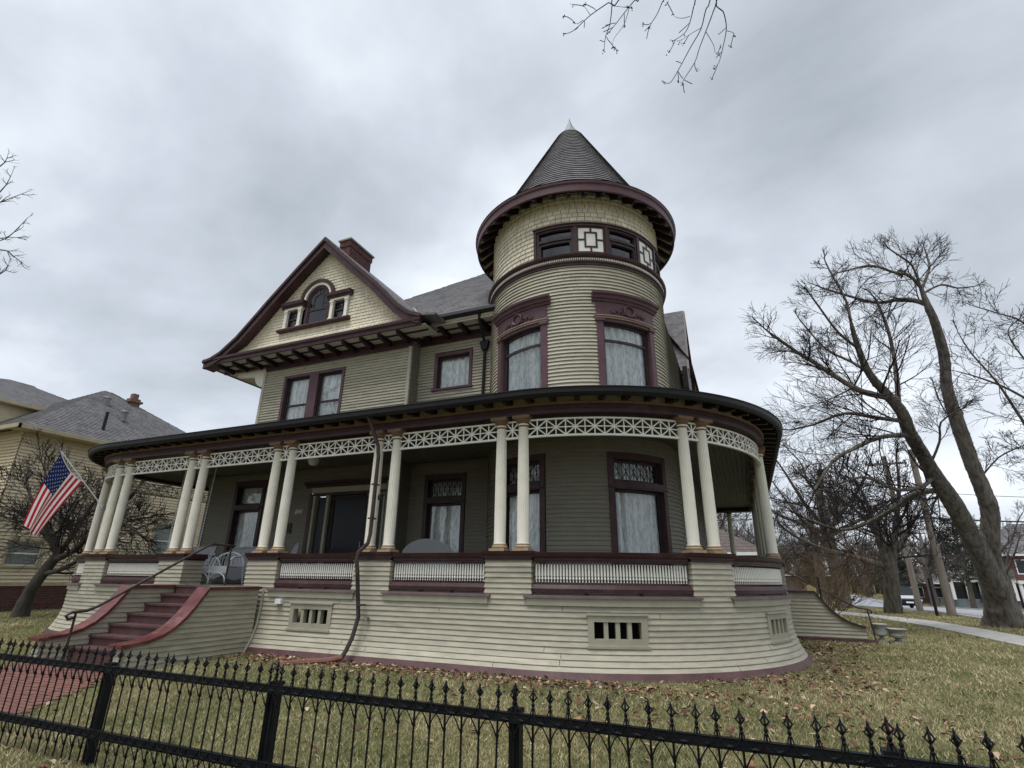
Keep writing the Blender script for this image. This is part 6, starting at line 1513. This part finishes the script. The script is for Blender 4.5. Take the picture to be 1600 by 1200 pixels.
# ------------------------------------------------------------------ houses across and down the street
def far_house(label, O, w, d, h, rh, wall, roofm, porch=None, rz=0, wins=()):
    t = thing('distant_house', label, 'house', O, rz); m = MB(); m.box(-w/2, w/2, 0, d, -.6, h); m.build('wall', wall, t)
    m = MB(); e = .5; plane_courses(m, (-w/2-e, -e, h-.1), (w/2+e, -e, h-.1), (-w*.1, d/2, h+rh), (w*.1, d/2, h+rh), 14); plane_courses(m, (w/2+e, -e, h-.1), (w/2+e, d+e, h-.1), (w*.1, d/2, h+rh), (w*.1, d/2, h+rh), 14); plane_courses(m, (-w/2-e, d+e, h-.1), (-w/2-e, -e, h-.1), (-w*.1, d/2, h+rh), (-w*.1, d/2, h+rh), 14); plane_courses(m, (w/2+e, d+e, h-.1), (-w/2-e, d+e, h-.1), (w*.1, d/2, h+rh), (-w*.1, d/2, h+rh), 14); m.build('roof', roofm, t)
    m = MB(); m.box(-w/2-e, w/2+e, -e-.08, -e, h-.25, h-.02); m.box(-w/2-e-.08, -w/2-e, -e, d+e, h-.25, h-.02); m.build('eave', 'white_paint', t)
    for (x, z, ww, hh, side) in wins:
        m = MB()
        if side == 'f': m.box(x-ww/2-.1, x+ww/2+.1, -.05, .02, z-.12, z+hh+.12)
        else: m.box(-w/2-.05, -w/2+.02, x-ww/2-.1, x+ww/2+.1, z-.12, z+hh+.12)
        f = m.build('window', 'white_paint', t); m = MB()
        if side == 'f': m.box(x-ww/2, x+ww/2, -.06, -.045, z, z+hh)
        else: m.box(-w/2-.06, -w/2-.045, x-ww/2, x+ww/2, z, z+hh)
        m.build('pane', 'car_glass', f)
    return t
h1 = far_house('red brick house with grey porch and white posts across the street', (35.5, 93, G(35, 90)), 9, 10, 6.6, 4.2, 'brick_far', 'roof', wins=((2, 4.2, 1, 1.6, 'f'), (-2.5, 4.2, 1, 1.6, 'f'), (3, 4.2, 1, 1.5, 's')))
m = MB(); m.box(-11.2, -4.5, -2.5, 4, -.6, 1.0); m.build('porch_base', 'grey_siding', h1)
m = MB(); m.prism([(-11.7, 3.45), (-4.5, 3.45), (-4.5, 4.6), (-8, 4.6)], -3, 4.5, 'y'); m.build('porch_roof', 'roof', h1)
m = MB(); m.prism([(-10.6, 3.55), (-7.6, 3.55), (-9.1, 4.75)], -3.1, -2.9, 'y'); m.build('porch_pediment', 'white_paint', h1); m = MB(); m.prism([(-10.1, 3.7), (-8.1, 3.7), (-9.1, 4.5)], -3.13, -3.1, 'y'); m.build('pediment_panel', 'far_wall', h1)
m = MB(); m.box(-11.6, -4.5, -2.9, -2.6, 3.05, 3.5); m.box(-11.6, -11.3, -2.9, 4, 3.05, 3.5); m.build('porch_beam', 'white_paint', h1)
for x in (-11.2, -9.6, -8.2, -6.4, -4.8): m = MB(); m.box(x-.16, x+.16, -2.85, -2.55, .9, 3.1); m.build('porch_post', 'white_paint', h1)
m = MB(); m.box(-11.0, -4.6, -2.2, -2.15, 1.0, 3.05); m.build('porch_glazing', 'car_glass', h1)
m = MB(); m.box(-4.4, 4.5, -3.2, 0, 2.9, 3.3); m.build('front_porch_roof', 'white_paint', h1)
for x in (-4.2, -1, 2, 4.3): m = MB(); m.box(x-.16, x+.16, -3.1, -2.8, -.4, 2.9); m.build('porch_post', 'white_paint', h1)
m = MB(); m.box(-4.2, 4.4, -3.0, -2.95, .75, .85); m.box(-4.2, 4.4, -3.0, -2.95, .1, .18)
for i in range(30): x = -4.1+i*.29; m.box(x-.04, x+.04, -3.0, -2.95, .18, .75)
m.build('porch_railing', 'white_paint', h1)
far_house('low red brick house behind the pine across the street', (25.2, 103, G(25, 100)), 8, 8, 3.0, 2.4, 'brick_far', 'roof_brown', wins=((1.2, .9, 1.8, 1.3, 'f'), (-2, .9, 1.5, 1.3, 'f')))
far_house('brown house with white window trim far down the street', (14.5, 165, G(14.5, 160)), 10, 8, 4.5, 3, 'far_wall', 'roof_brown', wins=((-2, 1, 1.2, 1.6, 'f'), (2, 1, 1.2, 1.6, 'f')))
far_house('brown shingled garage with white gutter seen through the side porch', (-6.2, 46, G(-2, 46)), 15, 9, 3.75, 3.6, 'far_wall', 'roof_brown', wins=((1, .9, 1.2, 1.2, 'f'),))
far_house('dark grey house partly hidden by bare trees at the left of the street', (-8, 112, G(-8, 110)), 10, 9, 5.5, 4, 'far_wall', 'roof', wins=((-2, 1, 1.2, 1.6, 'f'), (2, 1, 1.2, 1.6, 'f'), (2, 3.6, 1.2, 1.3, 'f')))

# ------------------------------------------------------------------ grass blades and fallen leaves
nrg = np.random.default_rng(4)
def house_edge(u, v):
    """distance outside the porch skirt (negative = under the house)"""
    d = np.where(u < -15.9, np.hypot(u+15.9, np.minimum(v-12.5, 0))-3.1, np.where(u > -3.835, np.hypot(u+3.835, np.minimum(v-13.798, 0))-4.398, 9.4-v))
    return np.where((v > 12.5) & (u < -15.9), -19.0-u, np.where((v > 13.798) & (u > -3.835), u-.563, d))-.40
def Gv(u, v):
    t = np.clip((8.5-v)/4.7, 0, 1); z = -.03-.15*t*t*(3-2*t); s = np.clip((u+12)/14, 0, 1); s = s*s*(3-2*s)
    return z-np.where(v > 38, np.minimum((v-38)*.026, 1.35), 0)*s
def lump(u, v, f, ph):
    return (np.sin(u*f+ph)*np.cos(v*f*1.13+ph*2)+np.sin(u*f*2.3+v*f*1.7+ph*3)*.6+np.sin(v*f*3.1-u*f*2.2+ph)*.4)/2
def scatter(u0, u1, v0, v1, dens):
    n = int((u1-u0)*(v1-v0)*dens); u = nrg.uniform(u0, u1, n); v = nrg.uniform(v0, v1, n)
    t = (6.5-v)/2.24; onwalk = (u > -12.4+1.3*t-.03) & (u < -9.9+1.5*t+.03) & (v < 6.6) & (v > 1.5)
    onst = (u > -12.4) & (u < -9.72) & (v > 6.4) & (v < 9.2); side = (u > .5) & (u < 2.9) & (v > 18.05) & (v < 20.4)
    pv = np.interp(v, [6, 19, 25.7, 29.5, 33], [7.25, 6.35, 5.95, 5.3, 3.9]); pave_ = (u > pv-.02) & (u < pv+1.5)
    k = (house_edge(u, v) > .02) & ~onwalk & ~onst & ~side & ~pave_
    return u[k], v[k]
U = []; VV_ = []; SC_ = []
for u0_, u1_, v0_, v1_, dn, sc in ((-8.5, 3.2, 2.2, 6.2, 2600, 1), (-10, 3, 6.2, 9.3, 1700, 1.1), (3, 9.5, 5, 14, 420, 1.5), (.4, 9.5, 14, 24, 330, 1.7), (-3, 3, 9, 14, 1300, 1.2), (-26, -10, 3, 12, 260, 1.7), (-30, -19, 9, 17, 200, 1.8), (3, 10.4, 24, 40, 120, 2.4), (-12, -8.5, 2.2, 6.2, 900, 1.2)):
    a, b = scatter(u0_, u1_, v0_, v1_, dn); U.append(a); VV_.append(b); SC_.append(np.full(len(a), sc))
U = np.concatenate(U); VV_ = np.concatenate(VV_); SC_ = np.concatenate(SC_); n = len(U)
z = Gv(U, VV_); hgt = nrg.uniform(.018, .055, n)*SC_**.5*(1+.35*lump(U, VV_, 2.1, .7)); wd = nrg.uniform(.0025, .0055, n)*SC_; an = nrg.uniform(0, 2*PI, n); lean = nrg.uniform(.2, 1.5, n)*hgt; la = nrg.uniform(0, 2*PI, n)
a_ = np.stack([U-wd*np.cos(an), VV_-wd*np.sin(an), z-.004], 1); b_ = np.stack([U+wd*np.cos(an), VV_+wd*np.sin(an), z-.004], 1); c_ = np.stack([U+lean*np.cos(la), VV_+lean*np.sin(la), z+hgt], 1)
Vt = np.stack([a_, b_, c_], 1).reshape(-1, 3)
mixv = np.clip(.42+.30*lump(U, VV_, .9, 1.3)+.25*lump(U, VV_, 4.1, .2)+.05+.20*np.clip((U+1)/5, 0, 1)+nrg.normal(0, .28, n), 0, 1)
green = np.array([.135, .155, .065]); straw = np.array([.52, .45, .27]); olive = np.array([.25, .235, .12])
cc = np.where(mixv[:, None] < .5, green+(olive-green)*(mixv[:, None]*2), olive+(straw-olive)*(mixv[:, None]*2-1))*nrg.uniform(.7, 1.25, n)[:, None]
g = link('grass', fast_mesh('grass', Vt, np.arange(3*n).reshape(-1, 3), 'blade', np.repeat(cc, 3, 0))); g['kind'] = 'stuff'; g['label'] = 'short winter grass, half green half straw, on the lawn'
# leaves
LU = []; LV = []
for (cu, cv, su, sv, k) in ((-7.9, 8.45, 1.0, .28, 260), (-5.4, 8.5, 1.6, .35, 260), (-2.6, 8.6, 1.4, .45, 240), (-1.6, 7.3, 1.6, .6, 60), (-.2, 10.2, .6, .9, 110), (1.2, 12.5, .6, 1.6, 420), (1.5, 16.5, .6, 1.1, 380), (.3, 10.3, .8, .6, 260), (-2.8, 8.75, 1.6, .2, 320), (-7.2, 8.75, 1.6, .16, 320), (.2, 7.6, 1.6, .7, 160), (-3.5, 5.2, 3.5, 1.0, 90), (.8, 6.0, 2.2, 1.4, 60), (-2, 3.4, 3.5, .5, 60), (3.5, 10, 2.5, 3, 110), (-2.2, 6.6, .45, .18, 50), (1.0, 8.3, .7, .3, 60), (4.4, 30.5, .7, 1.2, 160), (-6.2, 3.2, 1.2, .5, 40)):
    LU.append(nrg.normal(cu, su, k)); LV.append(nrg.normal(cv, sv, k))
LU = np.concatenate(LU); LV = np.concatenate(LV); he = house_edge(LU, LV); k = he > .0; LU = LU[k]; LV = LV[k]
n = len(LU); z = Gv(LU, LV)+nrg.uniform(.012, .04, n); sz = nrg.uniform(.022, .05, n); an = nrg.uniform(0, 2*PI, n); tx = nrg.normal(0, .45, n); ty = nrg.normal(0, .45, n); cl = nrg.uniform(.1, .5, n)
shape = np.array([(-1, 0, 0), (-.45, .5, 1), (.15, .62, 1), (.55, .3, .7), (1.1, 0, .2), (.55, -.3, .7), (.15, -.62, 1), (-.45, -.5, 1)])
X = shape[None, :, 0]*sz[:, None]; Y = shape[None, :, 1]*sz[:, None]; Zc = shape[None, :, 2]*sz[:, None]*cl[:, None]
ca, sa = np.cos(an)[:, None], np.sin(an)[:, None]
Vt = np.stack([LU[:, None]+X*ca-Y*sa, LV[:, None]+X*sa+Y*ca, z[:, None]+Zc+X*tx[:, None]*.6+Y*ty[:, None]*.6], 2).reshape(-1, 3)
base = np.arange(n)[:, None]*8
F4 = np.concatenate([base+np.array([[0, 1, 2, 3]]), base+np.array([[0, 3, 4, 5]]), base+np.array([[0, 5, 6, 7]])], 0)
pal = np.array([(.15, .065, .045), (.20, .09, .06), (.28, .16, .10), (.42, .30, .21), (.085, .04, .03), (.13, .06, .045)])
cc = pal[nrg.integers(0, 6, n)]*nrg.uniform(.7, 1.2, n)[:, None]
g = link('fallen_leaves', fast_mesh('fallen_leaves', Vt, F4, 'leaf', np.repeat(cc, 8, 0))); g['kind'] = 'stuff'; g['label'] = 'brown fallen leaves drifted along the house base and lawn'
# distant woods closing the view down the street
rg = random.Random(55); polys = []
for band, (va, vb, hh, cnt, u0_, u1_) in enumerate(((172, 200, 13, 420, -70, 120), (128, 150, 4.2, 330, -40, 90))):
    for i in range(cnt):
        u = rg.uniform(u0_, u1_); v = rg.uniform(va, vb)
        if band == 1 and 7 < u < 19: continue
        z = G(u, v); H = hh*rg.uniform(.6, 1.15); polys.append(([(u, v, z-.5), (u+rg.uniform(-.5, .5), v, z+H*.5), (u+rg.uniform(-1, 1), v, z+H)], [.22, .14, .03] if band == 0 else [.05, .04, .03]))
        for k in range(26 if band == 0 else 20):
            z0 = z+H*rg.uniform(.12 if band == 0 else 0, .85); L = H*rg.uniform(.15, .38); a = rg.uniform(0, 6.3); d = (math.cos(a)*L, math.sin(a)*L, L*rg.uniform(.2, 1.1))
            polys.append(([(u, v, z0), (u+d[0]*.5+rg.uniform(-.2, .2), v+d[1]*.5, z0+d[2]*.45), (u+d[0], v+d[1], z0+d[2])], [.07, .05, .03]))
wo = link('distant_woods', tubes_mesh('distant_woods', polys, 'woods', (0, 0, 0))); wo['kind'] = 'stuff'; wo['label'] = 'grey-brown bare woods closing the view down the street'
